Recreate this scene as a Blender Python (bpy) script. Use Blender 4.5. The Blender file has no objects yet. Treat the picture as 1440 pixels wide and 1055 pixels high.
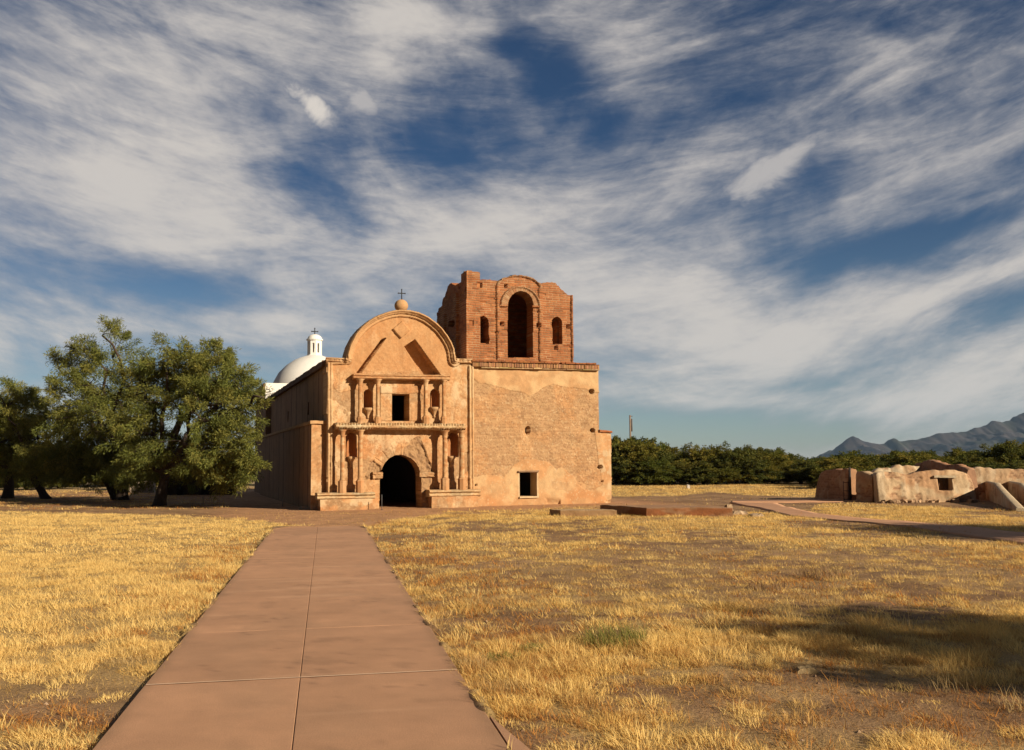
import bpy, math
import numpy as np
from mathutils import Matrix, Vector

rad = math.radians
SC = bpy.context.scene
COL = SC.collection

# ------------------------------------------------------------------ camera
FPX, PCX, PCY = 1358.0, 720.0, 527.5          # focal length / centre of the 1440 px wide photo
CAM_Z, PITCH, ROLL = 1.65, 5.22, 0.5
CAM_M = Matrix.Rotation(rad(90 + PITCH), 3, 'X') @ Matrix.Rotation(rad(-ROLL), 3, 'Z')
cam_data = bpy.data.cameras.new('camera')
cam_data.sensor_width = 36.0
cam_data.lens = FPX / 1440.0 * 36.0
cam_data.clip_start = 0.1
cam_data.clip_end = 40000
cam = bpy.data.objects.new('camera', cam_data)
cam.matrix_world = Matrix.Translation((0, 0, CAM_Z)) @ CAM_M.to_4x4()
COL.objects.link(cam)
SC.camera = cam
SC.view_settings.view_transform = 'Standard'
SC.view_settings.look = 'None'
SC.view_settings.exposure = 0.7
SC.view_settings.gamma = 1.0

# ------------------------------------------------------------------ light
SUN_EL, SUN_AZ = 22.0, 127.5                   # azimuth clockwise from +Y
sd = Vector((math.sin(rad(SUN_AZ)) * math.cos(rad(SUN_EL)), math.cos(rad(SUN_AZ)) * math.cos(rad(SUN_EL)), math.sin(rad(SUN_EL))))
sun_data = bpy.data.lights.new('sun', 'SUN')
sun_data.energy = 5.0
sun_data.angle = rad(0.5)
sun_data.color = (1.0, 0.85, 0.64)
sun = bpy.data.objects.new('sun', sun_data)
sun.rotation_euler = sd.to_track_quat('Z', 'Y').to_euler()
COL.objects.link(sun)

# ------------------------------------------------------------------ sky
W = bpy.data.worlds.new('World')
SC.world = W
W.use_nodes = True
wt = W.node_tree
for n in list(wt.nodes):
    wt.nodes.remove(n)
def WN(t, **kw):
    n = wt.nodes.new(t)
    for k, v in kw.items():
        setattr(n, k, v)
    return n
def wl(a, b):
    wt.links.new(a, b)
def wmath(op, a, b=None, clamp=False):
    n = WN('ShaderNodeMath', operation=op, use_clamp=clamp)
    for i, v in enumerate((a, b)):
        if v is None: continue
        if isinstance(v, (int, float)): n.inputs[i].default_value = v
        else: wl(v, n.inputs[i])
    return n.outputs[0]
SKY_STRENGTH = 0.05
sky = WN('ShaderNodeTexSky', sky_type='NISHITA')
sky.sun_disc = False
sky.sun_elevation = rad(SUN_EL)
sky.sun_rotation = rad(SUN_AZ)
sky.altitude = 1000
sky.air_density = 1.0
sky.dust_density = 0.3
sky.ozone_density = 3.0
tc = WN('ShaderNodeTexCoord')
sep = WN('ShaderNodeSeparateXYZ')
wl(tc.outputs['Generated'], sep.inputs[0])
dx, dy, dz = sep.outputs
az = wmath('ARCTAN2', dx, dy)
el = wmath('ARCSINE', dz)
azel = WN('ShaderNodeCombineXYZ')
wl(az, azel.inputs[0]); wl(el, azel.inputs[1])
# cloud layer: the direction projected on a flat sheet overhead, so streaks run in perspective
zc = wmath('MAXIMUM', wmath('ADD', dz, 0.08), 0.03)
sheet = WN('ShaderNodeCombineXYZ')
wl(wmath('DIVIDE', dx, zc), sheet.inputs[0]); wl(wmath('DIVIDE', dy, zc), sheet.inputs[1])
bent = WN('ShaderNodeCombineXYZ')           # streaks fan out from the horizon ahead
wl(az, bent.inputs[0]); wl(wmath('SUBTRACT', el, wmath('MULTIPLY', wmath('MULTIPLY', az, az), 0.27)), bent.inputs[1])
def sheet_noise(rot, scale, detail, rough, dist, off=(0, 0, 0), sc=3.0, src=None):
    mp = WN('ShaderNodeMapping')
    mp.inputs['Rotation'].default_value = (0, 0, rad(rot))
    mp.inputs['Scale'].default_value = (scale[0], scale[1], 1)
    mp.inputs['Location'].default_value = off
    wl((src or bent).outputs[0], mp.inputs[0])
    nz = WN('ShaderNodeTexNoise')
    nz.inputs['Scale'].default_value = sc
    nz.inputs['Detail'].default_value = detail
    nz.inputs['Roughness'].default_value = rough
    nz.inputs['Distortion'].default_value = dist
    wl(mp.outputs[0], nz.inputs['Vector'])
    return nz.outputs['Fac']
n_big = sheet_noise(-4, (1.0, 1.9), 7, 0.58, 0.9, (3.1, 1.7, 0), 3.2)
n_str = sheet_noise(-6, (1.0, 3.4), 9, 0.60, 0.9, (0.3, 5.2, 0), 5.0)
n_fin = sheet_noise(-8, (1.0, 2.2), 9, 0.66, 0.3, (7.7, 2.2, 0), 13.0)
def px_dir(px, py):
    v = CAM_M @ Vector(((px - PCX) / FPX, -(py - PCY) / FPX, -1.0))
    v.normalize()
    return math.atan2(v.x, v.y), math.asin(v.z)
# where the thick and the thin parts of the cloud sheet lie (directions on the sky, degrees of tilt, weight)
def blob(px, py, rx, ry, tilt, hard=0.0):
    a, e = px_dir(px, py)
    sb = WN('ShaderNodeVectorMath', operation='SUBTRACT')
    wl(azel.outputs[0], sb.inputs[0]); sb.inputs[1].default_value = (a, e, 0)
    ro = WN('ShaderNodeVectorRotate', rotation_type='Z_AXIS')
    wl(sb.outputs[0], ro.inputs[0]); ro.inputs['Angle'].default_value = rad(-tilt)
    sc = WN('ShaderNodeVectorMath', operation='MULTIPLY')
    wl(ro.outputs[0], sc.inputs[0]); sc.inputs[1].default_value = (FPX / rx, FPX / ry, 0)
    ln = WN('ShaderNodeVectorMath', operation='LENGTH')
    wl(sc.outputs[0], ln.inputs[0])
    return ln.outputs['Value']
def soft(v, lo=0.0, hi=1.0):
    m = WN('ShaderNodeMapRange', interpolation_type='SMOOTHSTEP')
    m.inputs[1].default_value = lo; m.inputs[2].default_value = hi
    m.inputs[3].default_value = 1.0; m.inputs[4].default_value = 0.0
    wl(v, m.inputs[0])
    return m.outputs[0]
layout = None
for (px, py, rx, ry, tilt, wgt) in [
    (120, 250, 330, 190, 0, 0.36), (330, 330, 300, 130, -20, 0.32), (640, 330, 330, 75, 8, 0.30), (860, 430, 420, 130, 6, 0.26),
    (200, 120, 260, 90, -15, 0.08), (560, 40, 280, 80, 0, 0.20), (880, 60, 160, 90, -25, 0.16), (1080, 470, 460, 90, 7, 0.24),
    (1300, 420, 240, 46, 9, 0.10), (1250, 270, 330, 70, 20, 0.10), (1000, 240, 360, 60, 20, 0.06), (1330, 560, 300, 60, 8, 0.24), (60, 470, 200, 60, 0, 0.26),
    (330, 455, 260, 45, 3, 0.24), (1050, 560, 330, 30, -4, 0.12), (420, 70, 120, 50, -30, 0.10),
    (630, 195, 260, 85, 4, -0.36), (470, 120, 120, 60, -25, -0.18), (800, 130, 150, 70, -45, -0.34), (720, 60, 60, 60, -30, -0.25), (230, 395, 210, 46, -8, -0.36), (420, 250, 130, 50, -20, -0.10), (1020, 610, 420, 40, 0, -0.30),
    (60, 375, 120, 40, -10, -0.12), (1250, 345, 220, 32, 10, -0.40), (1400, 425, 110, 42, 10, -0.40), (1120, 60, 380, 120, 0, -0.16), (1420, 120, 200, 110, 20, -0.16), (950, 170, 180, 40, 12, -0.16),
    (960, 600, 330, 42, -2, -0.36), (560, 500, 200, 30, 0, -0.06), (1300, 500, 300, 40, 6, 0.12), (130, 60, 200, 70, -20, -0.10)]:
    t = wmath('MULTIPLY', soft(blob(px, py, rx, ry, tilt)), wgt)
    layout = t if layout is None else wmath('ADD', layout, t)
# clear sky behind the photographer
back = WN('ShaderNodeMapRange', interpolation_type='SMOOTHSTEP')
wl(dy, back.inputs[0]); back.inputs[1].default_value = -0.35; back.inputs[2].default_value = 0.55
back.inputs[3].default_value = -0.35; back.inputs[4].default_value = 0.0
dens = wmath('ADD', layout, back.outputs[0])
dens = wmath('ADD', dens, wmath('MULTIPLY', wmath('SUBTRACT', n_big, 0.5), 1.25))
dens = wmath('ADD', dens, wmath('MULTIPLY', wmath('SUBTRACT', n_str, 0.5), 0.85))
dens = wmath('ADD', dens, wmath('MULTIPLY', wmath('SUBTRACT', n_fin, 0.5), 0.46))
n_hair = sheet_noise(-9, (1.0, 4.5), 6, 0.7, 0.6, (2.7, 9.2, 0), 24.0)
dens = wmath('ADD', dens, wmath('MULTIPLY', wmath('SUBTRACT', n_hair, 0.5), 0.28))
cover = WN('ShaderNodeMapRange', interpolation_type='SMOOTHSTEP')
wl(dens, cover.inputs[0]); cover.inputs[1].default_value = -0.42; cover.inputs[2].default_value = 0.42
cover.inputs[3].default_value = 0.0; cover.inputs[4].default_value = 0.90
cov = cover.outputs[0]
n_puf = sheet_noise(10, (1.0, 1.5), 9, 0.6, 0.4, (1.7, 6.2, 0), 22.0)
# three small thick puffs
for (px, py, rx, ry, tilt, amp) in [(430, 139, 58, 27, -33, 0.98), (511, 142, 44, 32, -20, 0.74), (1085, 238, 115, 36, 24, 0.76)]:
    v = wmath('ADD', blob(px, py, rx, ry, tilt), wmath('MULTIPLY', wmath('SUBTRACT', n_puf, 0.5), 2.1))
    cov = wmath('MAXIMUM', cov, wmath('MULTIPLY', soft(v, 0.10, 1.15), amp))
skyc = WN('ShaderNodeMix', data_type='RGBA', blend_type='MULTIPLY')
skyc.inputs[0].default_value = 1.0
dim = WN('ShaderNodeMapRange', interpolation_type='SMOOTHSTEP')   # sky dimmed behind the camera to weaken the fill light
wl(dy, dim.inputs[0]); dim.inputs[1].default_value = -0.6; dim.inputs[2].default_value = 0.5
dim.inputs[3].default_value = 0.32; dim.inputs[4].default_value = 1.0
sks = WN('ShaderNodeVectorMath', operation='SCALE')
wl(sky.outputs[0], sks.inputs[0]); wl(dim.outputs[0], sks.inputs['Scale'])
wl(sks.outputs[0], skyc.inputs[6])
tint = WN('ShaderNodeMix', data_type='RGBA')
lowband = WN('ShaderNodeMapRange', interpolation_type='SMOOTHSTEP')
wl(dz, lowband.inputs[0]); lowband.inputs[1].default_value = 0.0; lowband.inputs[2].default_value = 0.30
wl(lowband.outputs[0], tint.inputs[0])
tint.inputs[6].default_value = (0.72, 0.74, 0.72, 1); tint.inputs[7].default_value = (0.27, 0.40, 0.52, 1)
wl(tint.outputs[2], skyc.inputs[7])
cl = WN('ShaderNodeMix', data_type='RGBA')
CLOUD_A, CLOUD_B = (0.155, 0.165, 0.190), (0.44, 0.402, 0.362)
cl.inputs[6].default_value = [c / SKY_STRENGTH for c in CLOUD_A] + [1]
cl.inputs[7].default_value = [c / SKY_STRENGTH for c in CLOUD_B] + [1]
wl(cov, cl.inputs[0])
mixs = WN('ShaderNodeMix', data_type='RGBA')
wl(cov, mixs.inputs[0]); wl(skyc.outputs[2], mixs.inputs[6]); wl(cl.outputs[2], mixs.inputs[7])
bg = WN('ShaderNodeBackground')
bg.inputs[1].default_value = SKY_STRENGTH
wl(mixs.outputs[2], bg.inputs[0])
wo = WN('ShaderNodeOutputWorld')
wl(bg.outputs[0], wo.inputs[0])

# ------------------------------------------------------------------ helpers
def ray(px, py):
    return CAM_M @ Vector(((px - PCX) / FPX, -(py - PCY) / FPX, -1.0))
def ground(px, py, z=0.0):                     # the point of the level ground seen there
    v = ray(px, py)
    t = (z - CAM_Z) / v.z
    return np.array((v.x * t, v.y * t))
def at(px, py, Y):                             # the point seen there at a distance of Y metres
    v = ray(px, py)
    t = Y / v.y
    return np.array((v.x * t, Y, CAM_Z + v.z * t))
CH_O = ground(675, 712)
CH_A = rad(19.7)
E_U = np.array((math.cos(CH_A), math.sin(CH_A)))
E_Y = np.array((-math.sin(CH_A), math.cos(CH_A)))
def fac(px, py, y=0.0):                        # church coordinates (u, z) on the plane y metres into the church
    v = ray(px, py)
    d = np.array((v.x, v.y))
    t = (y + CH_O @ E_Y) / (d @ E_Y)
    p = d * t - CH_O
    return float(p @ E_U), CAM_Z + v.z * t
def side(px, py, u):                           # church coordinates (y, z) on the plane of constant u
    v = ray(px, py)
    d = np.array((v.x, v.y))
    t = (u + CH_O @ E_U) / (d @ E_U)
    p = d * t - CH_O
    return float(p @ E_Y), CAM_Z + v.z * t
def to_church(x, y):
    return (x - CH_O[0]) * E_U[0] + (y - CH_O[1]) * E_U[1], (x - CH_O[0]) * E_Y[0] + (y - CH_O[1]) * E_Y[1]

def hsh(ix, iy, seed):
    h = (ix.astype(np.int64) * 374761393 + iy.astype(np.int64) * 668265263 + seed * 2147483647 + 1013904223) & 0xffffffff
    h = ((h ^ (h >> 13)) * 1274126177) & 0xffffffff
    h = ((h ^ (h >> 16)) * 2246822519) & 0xffffffff
    return ((h ^ (h >> 15)) & 0xffffff) / float(0xffffff)
def vnoise(x, y, seed=0):
    x = np.asarray(x, float); y = np.asarray(y, float)
    ix = np.floor(x); iy = np.floor(y)
    fx = x - ix; fy = y - iy
    fx = fx * fx * (3 - 2 * fx); fy = fy * fy * (3 - 2 * fy)
    a = hsh(ix, iy, seed); b = hsh(ix + 1, iy, seed); c = hsh(ix, iy + 1, seed); d = hsh(ix + 1, iy + 1, seed)
    return (a * (1 - fx) + b * fx) * (1 - fy) + (c * (1 - fx) + d * fx) * fy
def fbm(x, y, seed=0, oct=4, gain=0.5):
    s = 0; a = 1; t = 0
    for i in range(oct):
        s = s + a * vnoise(np.asarray(x) * 2 ** i + 13.7 * i, np.asarray(y) * 2 ** i - 7.1 * i, seed + i)
        t += a; a *= gain
    return s / t
def sstep(a, b, x):
    t = np.clip((x - a) / (b - a), 0, 1)
    return t * t * (3 - 2 * t)
def inpoly(u, z, poly):
    u = np.asarray(u); z = np.asarray(z)
    r = np.zeros(u.shape, bool)
    n = len(poly)
    for i in range(n):
        x1, y1 = poly[i]; x2, y2 = poly[(i + 1) % n]
        if y1 == y2: continue
        c = ((y1 > z) != (y2 > z)) & (u < (x2 - x1) * (z - y1) / (y2 - y1) + x1)
        r ^= c
    return r
def segdist(u, z, line):
    best = np.full(np.asarray(u).shape, 1e9)
    for (x1, y1), (x2, y2) in zip(line[:-1], line[1:]):
        ex, ey = x2 - x1, y2 - y1
        L = ex * ex + ey * ey + 1e-12
        t = np.clip(((u - x1) * ex + (z - y1) * ey) / L, 0, 1)
        best = np.minimum(best, np.hypot(u - x1 - t * ex, z - y1 - t * ey))
    return best
def mixc(a, b, t):
    t = np.asarray(t)[..., None]
    return np.asarray(a) * (1 - t) + np.asarray(b) * t

def mesh(name, V, faces, mat, parent=None, cols=None, smooth=True, loc=None):
    """faces: list of (M,k) index arrays"""
    V = np.asarray(V, np.float32)
    me = bpy.data.meshes.new(name)
    me.vertices.add(len(V))
    me.vertices.foreach_set('co', V.ravel())
    faces = [np.asarray(f, np.int32) for f in faces if len(f)]
    loops = np.concatenate([f.ravel() for f in faces])
    tot = np.concatenate([np.full(len(f), f.shape[1], np.int32) for f in faces])
    me.loops.add(len(loops))
    me.loops.foreach_set('vertex_index', loops)
    me.polygons.add(len(tot))
    st = np.zeros(len(tot), np.int32); st[1:] = np.cumsum(tot)[:-1]
    me.polygons.foreach_set('loop_start', st)
    me.polygons.foreach_set('loop_total', tot)
    me.polygons.foreach_set('use_smooth', np.full(len(tot), smooth))
    if cols is not None:
        ca = me.color_attributes.new('Col', 'FLOAT_COLOR', 'POINT')
        c4 = np.ones((len(V), 4), np.float32); c4[:, :3] = cols
        ca.data.foreach_set('color', c4.ravel())
    me.update()
    me.validate()
    if mat: me.materials.append(mat)
    o = bpy.data.objects.new(name, me)
    COL.objects.link(o)
    if parent: o.parent = parent
    if loc is not None: o.location = loc
    return o
class MB:                                      # collects pieces into one mesh
    def __init__(s): s.v = []; s.f = {}; s.c = []; s.n = 0
    def add(s, V, faces, col=(0.5, 0.5, 0.5)):
        V = np.asarray(V, float)
        s.v.append(V)
        col = np.asarray(col, float)
        s.c.append(col if col.ndim == 2 else np.tile(col, (len(V), 1)))
        for f in faces:
            f = np.asarray(f)
            if len(f): s.f.setdefault(f.shape[1], []).append(f + s.n)
        s.n += len(V)
    def build(s, name, mat, parent=None, smooth=True, loc=None):
        return mesh(name, np.concatenate(s.v), [np.concatenate(f) for f in s.f.values()], mat, parent, np.concatenate(s.c), smooth, loc)
def gridfaces(n, m, wrap=False):               # n rows of m points
    i = np.arange(n - 1)[:, None]; j = np.arange(m if wrap else m - 1)[None, :]
    a = i * m + j; b = i * m + (j + 1) % m; c = (i + 1) * m + (j + 1) % m; d = (i + 1) * m + j
    return np.stack([a, b, c, d], -1).reshape(-1, 4)
def lathe(prof, cx, cy, seg=20, noise=0.0, seed=0, sq=None):
    prof = np.asarray(prof, float)
    th = np.linspace(0, 2 * math.pi, seg, endpoint=False)
    R = prof[:, 0][:, None] * np.ones(seg)
    if noise:
        R = R * (1 + noise * (fbm(np.cos(th)[None] * 2 + 9 + prof[:, 1][:, None] * 4, np.sin(th)[None] * 2 + prof[:, 1][:, None] * 9, seed, 3) - 0.5) * 2)
    X = cx + R * np.cos(th); Y = cy + R * np.sin(th); Z = prof[:, 1][:, None] * np.ones(seg)
    V = np.stack([X, Y, Z], -1).reshape(-1, 3)
    n = len(prof)
    F = [gridfaces(n, seg, True)]
    V = np.vstack([V, [[cx, cy, prof[0, 1]], [cx, cy, prof[-1, 1]]]])
    a = np.arange(seg)
    F.append(np.stack([np.full(seg, n * seg), (a + 1) % seg, a], 1))
    F.append(np.stack([np.full(seg, n * seg + 1), (n - 1) * seg + a, (n - 1) * seg + (a + 1) % seg], 1))
    return V, F
def tube(pts, radii, seg=7):
    pts = np.asarray(pts, float); n = len(pts)
    T = np.gradient(pts, axis=0); T /= np.linalg.norm(T, axis=1)[:, None] + 1e-9
    ref = np.where(np.abs(T[:, 2:3]) > 0.9, [[1.0, 0, 0]], [[0, 0, 1.0]])
    A = np.cross(T, ref); A /= np.linalg.norm(A, axis=1)[:, None] + 1e-9
    B = np.cross(T, A)
    th = np.linspace(0, 2 * math.pi, seg, endpoint=False)
    V = pts[:, None] + np.asarray(radii)[:, None, None] * (A[:, None] * np.cos(th)[None, :, None] + B[:, None] * np.sin(th)[None, :, None])
    a = np.arange(seg)
    V = np.vstack([V.reshape(-1, 3), pts[:1], pts[-1:]])
    return V, [gridfaces(n, seg, True), np.stack([np.full(seg, n * seg), (a + 1) % seg, a], 1), np.stack([np.full(seg, n * seg + 1), (n - 1) * seg + a, (n - 1) * seg + (a + 1) % seg], 1)]
def box(x0, x1, y0, y1, z0, z1, div=(1, 1, 1), bev=0.0):
    """box with divided faces, vertices shared"""
    V = []; F = []; n = 0
    def face(o, a, b, na, nb):
        nonlocal n
        s = np.linspace(0, 1, na + 1); t = np.linspace(0, 1, nb + 1)
        S, T = np.meshgrid(s, t, indexing='ij')
        P = np.asarray(o) + S[..., None] * np.asarray(a) + T[..., None] * np.asarray(b)
        V.append(P.reshape(-1, 3)); F.append(gridfaces(na + 1, nb + 1)[:, ::-1] + n); n += (na + 1) * (nb + 1)
    X, Y, Z = x1 - x0, y1 - y0, z1 - z0
    face((x0, y0, z0), (X, 0, 0), (0, 0, Z), div[0], div[2])
    face((x0, y1, z0), (0, 0, Z), (X, 0, 0), div[2], div[0])
    face((x0, y0, z0), (0, 0, Z), (0, Y, 0), div[2], div[1])
    face((x1, y0, z0), (0, Y, 0), (0, 0, Z), div[1], div[2])
    face((x0, y0, z1), (X, 0, 0), (0, Y, 0), div[0], div[1])
    face((x0, y0, z0), (0, Y, 0), (X, 0, 0), div[1], div[0])
    return np.concatenate(V), [np.concatenate(F)]
def lump(V, amp, scale, seed=0):               # push points about with noise (seams stay closed: depends on position only)
    V = np.asarray(V, float).copy()
    x, y, z = (V * scale).T
    V[:, 0] += amp * (fbm(y + 3.1, z + x * 0.7, seed, 3) - 0.5) * 2
    V[:, 1] += amp * (fbm(x + 5.3, z + y * 0.7, seed + 7, 3) - 0.5) * 2
    V[:, 2] += amp * (fbm(x + 1.3, y + z * 0.7, seed + 13, 3) - 0.5) * 2
    return V
def relief(mb, u0, u1, z0, z1, step, inside, h, thick, xf, col):
    """a wall worked as a relief: cells of a fine grid kept where inside(u,z), pushed out by h(u,z); closed at the back"""
    nu = int(round((u1 - u0) / step)) + 1; nz = int(round((z1 - z0) / step)) + 1
    us = np.linspace(u0, u1, nu); zs = np.linspace(z0, z1, nz)
    U, Z = np.meshgrid(us, zs, indexing='ij')
    uc = (us[1:] + us[:-1]) / 2; zc_ = (zs[1:] + zs[:-1]) / 2
    M = inside(*np.meshgrid(uc, zc_, indexing='ij'))
    D = h(U, Z)
    C = col(U, Z, D)
    idx = np.arange(nu * nz).reshape(nu, nz)
    cells = np.argwhere(M)
    a = idx[cells[:, 0], cells[:, 1]]; b = idx[cells[:, 0] + 1, cells[:, 1]]; c = idx[cells[:, 0] + 1, cells[:, 1] + 1]; d = idx[cells[:, 0], cells[:, 1] + 1]
    Q = np.stack([a, b, c, d], 1)
    def put(q, dep):
        used, inv = np.unique(q, return_inverse=True)
        return used, inv.reshape(q.shape)
    used, q = put(Q, None)
    uu, zz, dd, cc = U.ravel()[used], Z.ravel()[used], D.ravel()[used], C.reshape(-1, 3)[used]
    mb.add(xf(uu, dd, zz), [q], cc)
    mb.add(xf(uu, np.full(len(uu), -thick), zz), [q[:, ::-1]], cc)
    P = np.pad(M, 1)
    E = []
    ci, cj = cells[:, 0], cells[:, 1]
    for (di, dj, p, r) in ((-1, 0, (0, 1), (0, 0)), (1, 0, (1, 0), (1, 1)), (0, -1, (0, 0), (1, 0)), (0, 1, (1, 1), (0, 1))):
        m = ~P[ci + 1 + di, cj + 1 + dj]
        E.append(np.stack([idx[ci[m] + p[0], cj[m] + p[1]], idx[ci[m] + r[0], cj[m] + r[1]]], 1))
    E = np.concatenate(E)
    used, e = put(E, None)
    uu, zz, dd, cc = U.ravel()[used], Z.ravel()[used], D.ravel()[used], C.reshape(-1, 3)[used]
    nd = 5; n = len(uu)
    rows = [xf(uu, dd * (1 - k / nd) - thick * k / nd, zz) for k in range(nd + 1)]
    fs = [np.stack([e[:, 1] + k * n, e[:, 0] + k * n, e[:, 0] + (k + 1) * n, e[:, 1] + (k + 1) * n], 1) for k in range(nd)]
    mb.add(np.concatenate(rows), fs, np.tile(cc, (nd + 1, 1)))

def M_attr(name, rough=0.9, bump=0.3, bscale=30, var=0.25, vscale=6.0, detail=6, spec=0.2, gain=1.0, grit=0.0, gscale=160.0):
    m = bpy.data.materials.new(name); m.use_nodes = True
    t = m.node_tree; b = t.nodes['Principled BSDF']
    b.inputs['Roughness'].default_value = rough
    b.inputs['Specular IOR Level'].default_value = spec
    at_ = t.nodes.new('ShaderNodeAttribute'); at_.attribute_name = 'Col'
    co = t.nodes.new('ShaderNodeTexCoord')
    n1 = t.nodes.new('ShaderNodeTexNoise'); n1.inputs['Scale'].default_value = vscale; n1.inputs['Detail'].default_value = detail; n1.inputs['Roughness'].default_value = 0.7
    t.links.new(co.outputs['Object'], n1.inputs['Vector'])
    mr = t.nodes.new('ShaderNodeMapRange'); mr.inputs[1].default_value = 0.25; mr.inputs[2].default_value = 0.75
    mr.inputs[3].default_value = gain * (1 - var); mr.inputs[4].default_value = gain * (1 + var)
    t.links.new(n1.outputs['Fac'], mr.inputs[0])
    mx = t.nodes.new('ShaderNodeVectorMath'); mx.operation = 'SCALE'
    t.links.new(at_.outputs['Color'], mx.inputs[0]); t.links.new(mr.outputs[0], mx.inputs['Scale'])
    if grit:
        n4 = t.nodes.new('ShaderNodeTexNoise'); n4.inputs['Scale'].default_value = gscale; n4.inputs['Detail'].default_value = 3; n4.inputs['Roughness'].default_value = 0.8
        t.links.new(co.outputs['Object'], n4.inputs['Vector'])
        m4 = t.nodes.new('ShaderNodeMapRange'); m4.inputs[1].default_value = 0.3; m4.inputs[2].default_value = 0.7; m4.inputs[3].default_value = 1 - grit; m4.inputs[4].default_value = 1 + grit
        t.links.new(n4.outputs['Fac'], m4.inputs[0])
        x4 = t.nodes.new('ShaderNodeVectorMath'); x4.operation = 'SCALE'
        t.links.new(mx.outputs[0], x4.inputs[0]); t.links.new(m4.outputs[0], x4.inputs['Scale']); mx = x4
    t.links.new(mx.outputs[0], b.inputs['Base Color'])
    if bump:
        n2 = t.nodes.new('ShaderNodeTexNoise'); n2.inputs['Scale'].default_value = bscale; n2.inputs['Detail'].default_value = 5; n2.inputs['Roughness'].default_value = 0.7
        t.links.new(co.outputs['Object'], n2.inputs['Vector'])
        bp = t.nodes.new('ShaderNodeBump'); bp.inputs['Strength'].default_value = bump; bp.inputs['Distance'].default_value = 0.03
        t.links.new(n2.outputs['Fac'], bp.inputs['Height']); t.links.new(bp.outputs[0], b.inputs['Normal'])
    return m
def M_leaf(name, trans=0.35):
    m = bpy.data.materials.new(name); m.use_nodes = True
    t = m.node_tree
    for n in list(t.nodes): t.nodes.remove(n)
    at_ = t.nodes.new('ShaderNodeAttribute'); at_.attribute_name = 'Col'
    d = t.nodes.new('ShaderNodeBsdfDiffuse'); tr = t.nodes.new('ShaderNodeBsdfTranslucent'); mx = t.nodes.new('ShaderNodeMixShader'); o = t.nodes.new('ShaderNodeOutputMaterial')
    mx.inputs[0].default_value = trans
    t.links.new(at_.outputs['Color'], d.inputs[0]); t.links.new(at_.outputs['Color'], tr.inputs[0])
    t.links.new(d.outputs[0], mx.inputs[1]); t.links.new(tr.outputs[0], mx.inputs[2]); t.links.new(mx.outputs[0], o.inputs[0])
    return m
MAT = dict(
    stucco=M_attr('weathered stucco', gain=0.72, bump=0.5, bscale=14, var=0.16, vscale=3.0),
    adobe=M_attr('worn adobe', gain=0.70, bump=0.55, bscale=10, var=0.2, vscale=2.5),
    brick=M_attr('old brick', gain=0.66, bump=0.5, bscale=25, var=0.2, vscale=7),
    white=M_attr('limewash', gain=0.85, bump=0.15, bscale=8, var=0.06, vscale=2),
    soil=M_attr('dry soil', grit=0.35, gscale=45.0, bump=0.9, bscale=22, var=0.3, vscale=1.3, detail=9),
    concrete=M_attr('tinted concrete', grit=0.16, gscale=110.0, bump=0.2, bscale=90, var=0.12, vscale=1.6, detail=10, spec=0.3),
    iron=M_attr('dark iron', rough=0.6, bump=0.1, bscale=40, var=0.15),
    wood=M_attr('old wood', bump=0.4, bscale=12, var=0.3, vscale=5),
    bark=M_attr('bark', bump=0.8, bscale=14, var=0.3, vscale=8),
    rock=M_attr('mountain rock', bump=0.0, var=0.25, vscale=0.004, detail=8),
    stone=M_attr('pale stone', gain=0.62, bump=0.5, bscale=20, var=0.2, vscale=6),
    leaf=M_leaf('leaves', 0.35), straw=M_leaf('straw', 0.45))

def thing(name, label, cat, loc=(0, 0, 0), rotz=0, group=None):
    o = bpy.data.objects.new(name, None); COL.objects.link(o)
    o.empty_display_size = 0.3
    o.location = loc; o.rotation_euler = (0, 0, rotz)
    return tag(o, label, cat, group)
def tag(o, label, cat, group=None):
    o['label'] = label; o['category'] = cat
    if group: o['group'] = group
    return o

# ================================================================== the setting
PATH_L = [ground(134, 1055), ground(385, 743)]
PATH_R = [ground(713, 1055), ground(511, 739)]
P_DIR = (PATH_L[1] - PATH_L[0]) + (PATH_R[1] - PATH_R[0]); P_DIR /= np.linalg.norm(P_DIR)
P_NRM = np.array((P_DIR[1], -P_DIR[0]))        # to the right of the path
P_A = 0.5 * ((PATH_L[0] + PATH_L[1]) @ P_NRM); P_B = 0.5 * ((PATH_R[0] + PATH_R[1]) @ P_NRM)
P_END = 0.5 * (PATH_L[1] @ P_DIR + PATH_R[1] @ P_DIR)
def path_st(x, y):
    return x * P_DIR[0] + y * P_DIR[1], x * P_NRM[0] + y * P_NRM[1]
P_MID = float(0.5 * (ground(418, 1055) + ground(444, 750)) @ P_NRM)
SIDE_NEAR = [(1026, 707.5), (1060, 713), (1110, 726), (1150, 729.5), (1220, 737), (1300, 747), (1440, 766), (1560, 783)]
SIDE_FAR = [(1560, 764), (1440, 751), (1300, 737), (1205, 728), (1148, 723), (1118, 715.5), (1093, 709), (1094, 707.5)]
side_poly = [tuple(ground(*p)) for p in SIDE_NEAR] + [tuple(ground(*p)) for p in SIDE_FAR] + [tuple(ground(1230, 706.3)), tuple(ground(1230, 703.8)), tuple(ground(1030, 704.3))]
side_slab = [ground(694, 1012), ground(745, 1055)]

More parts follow.
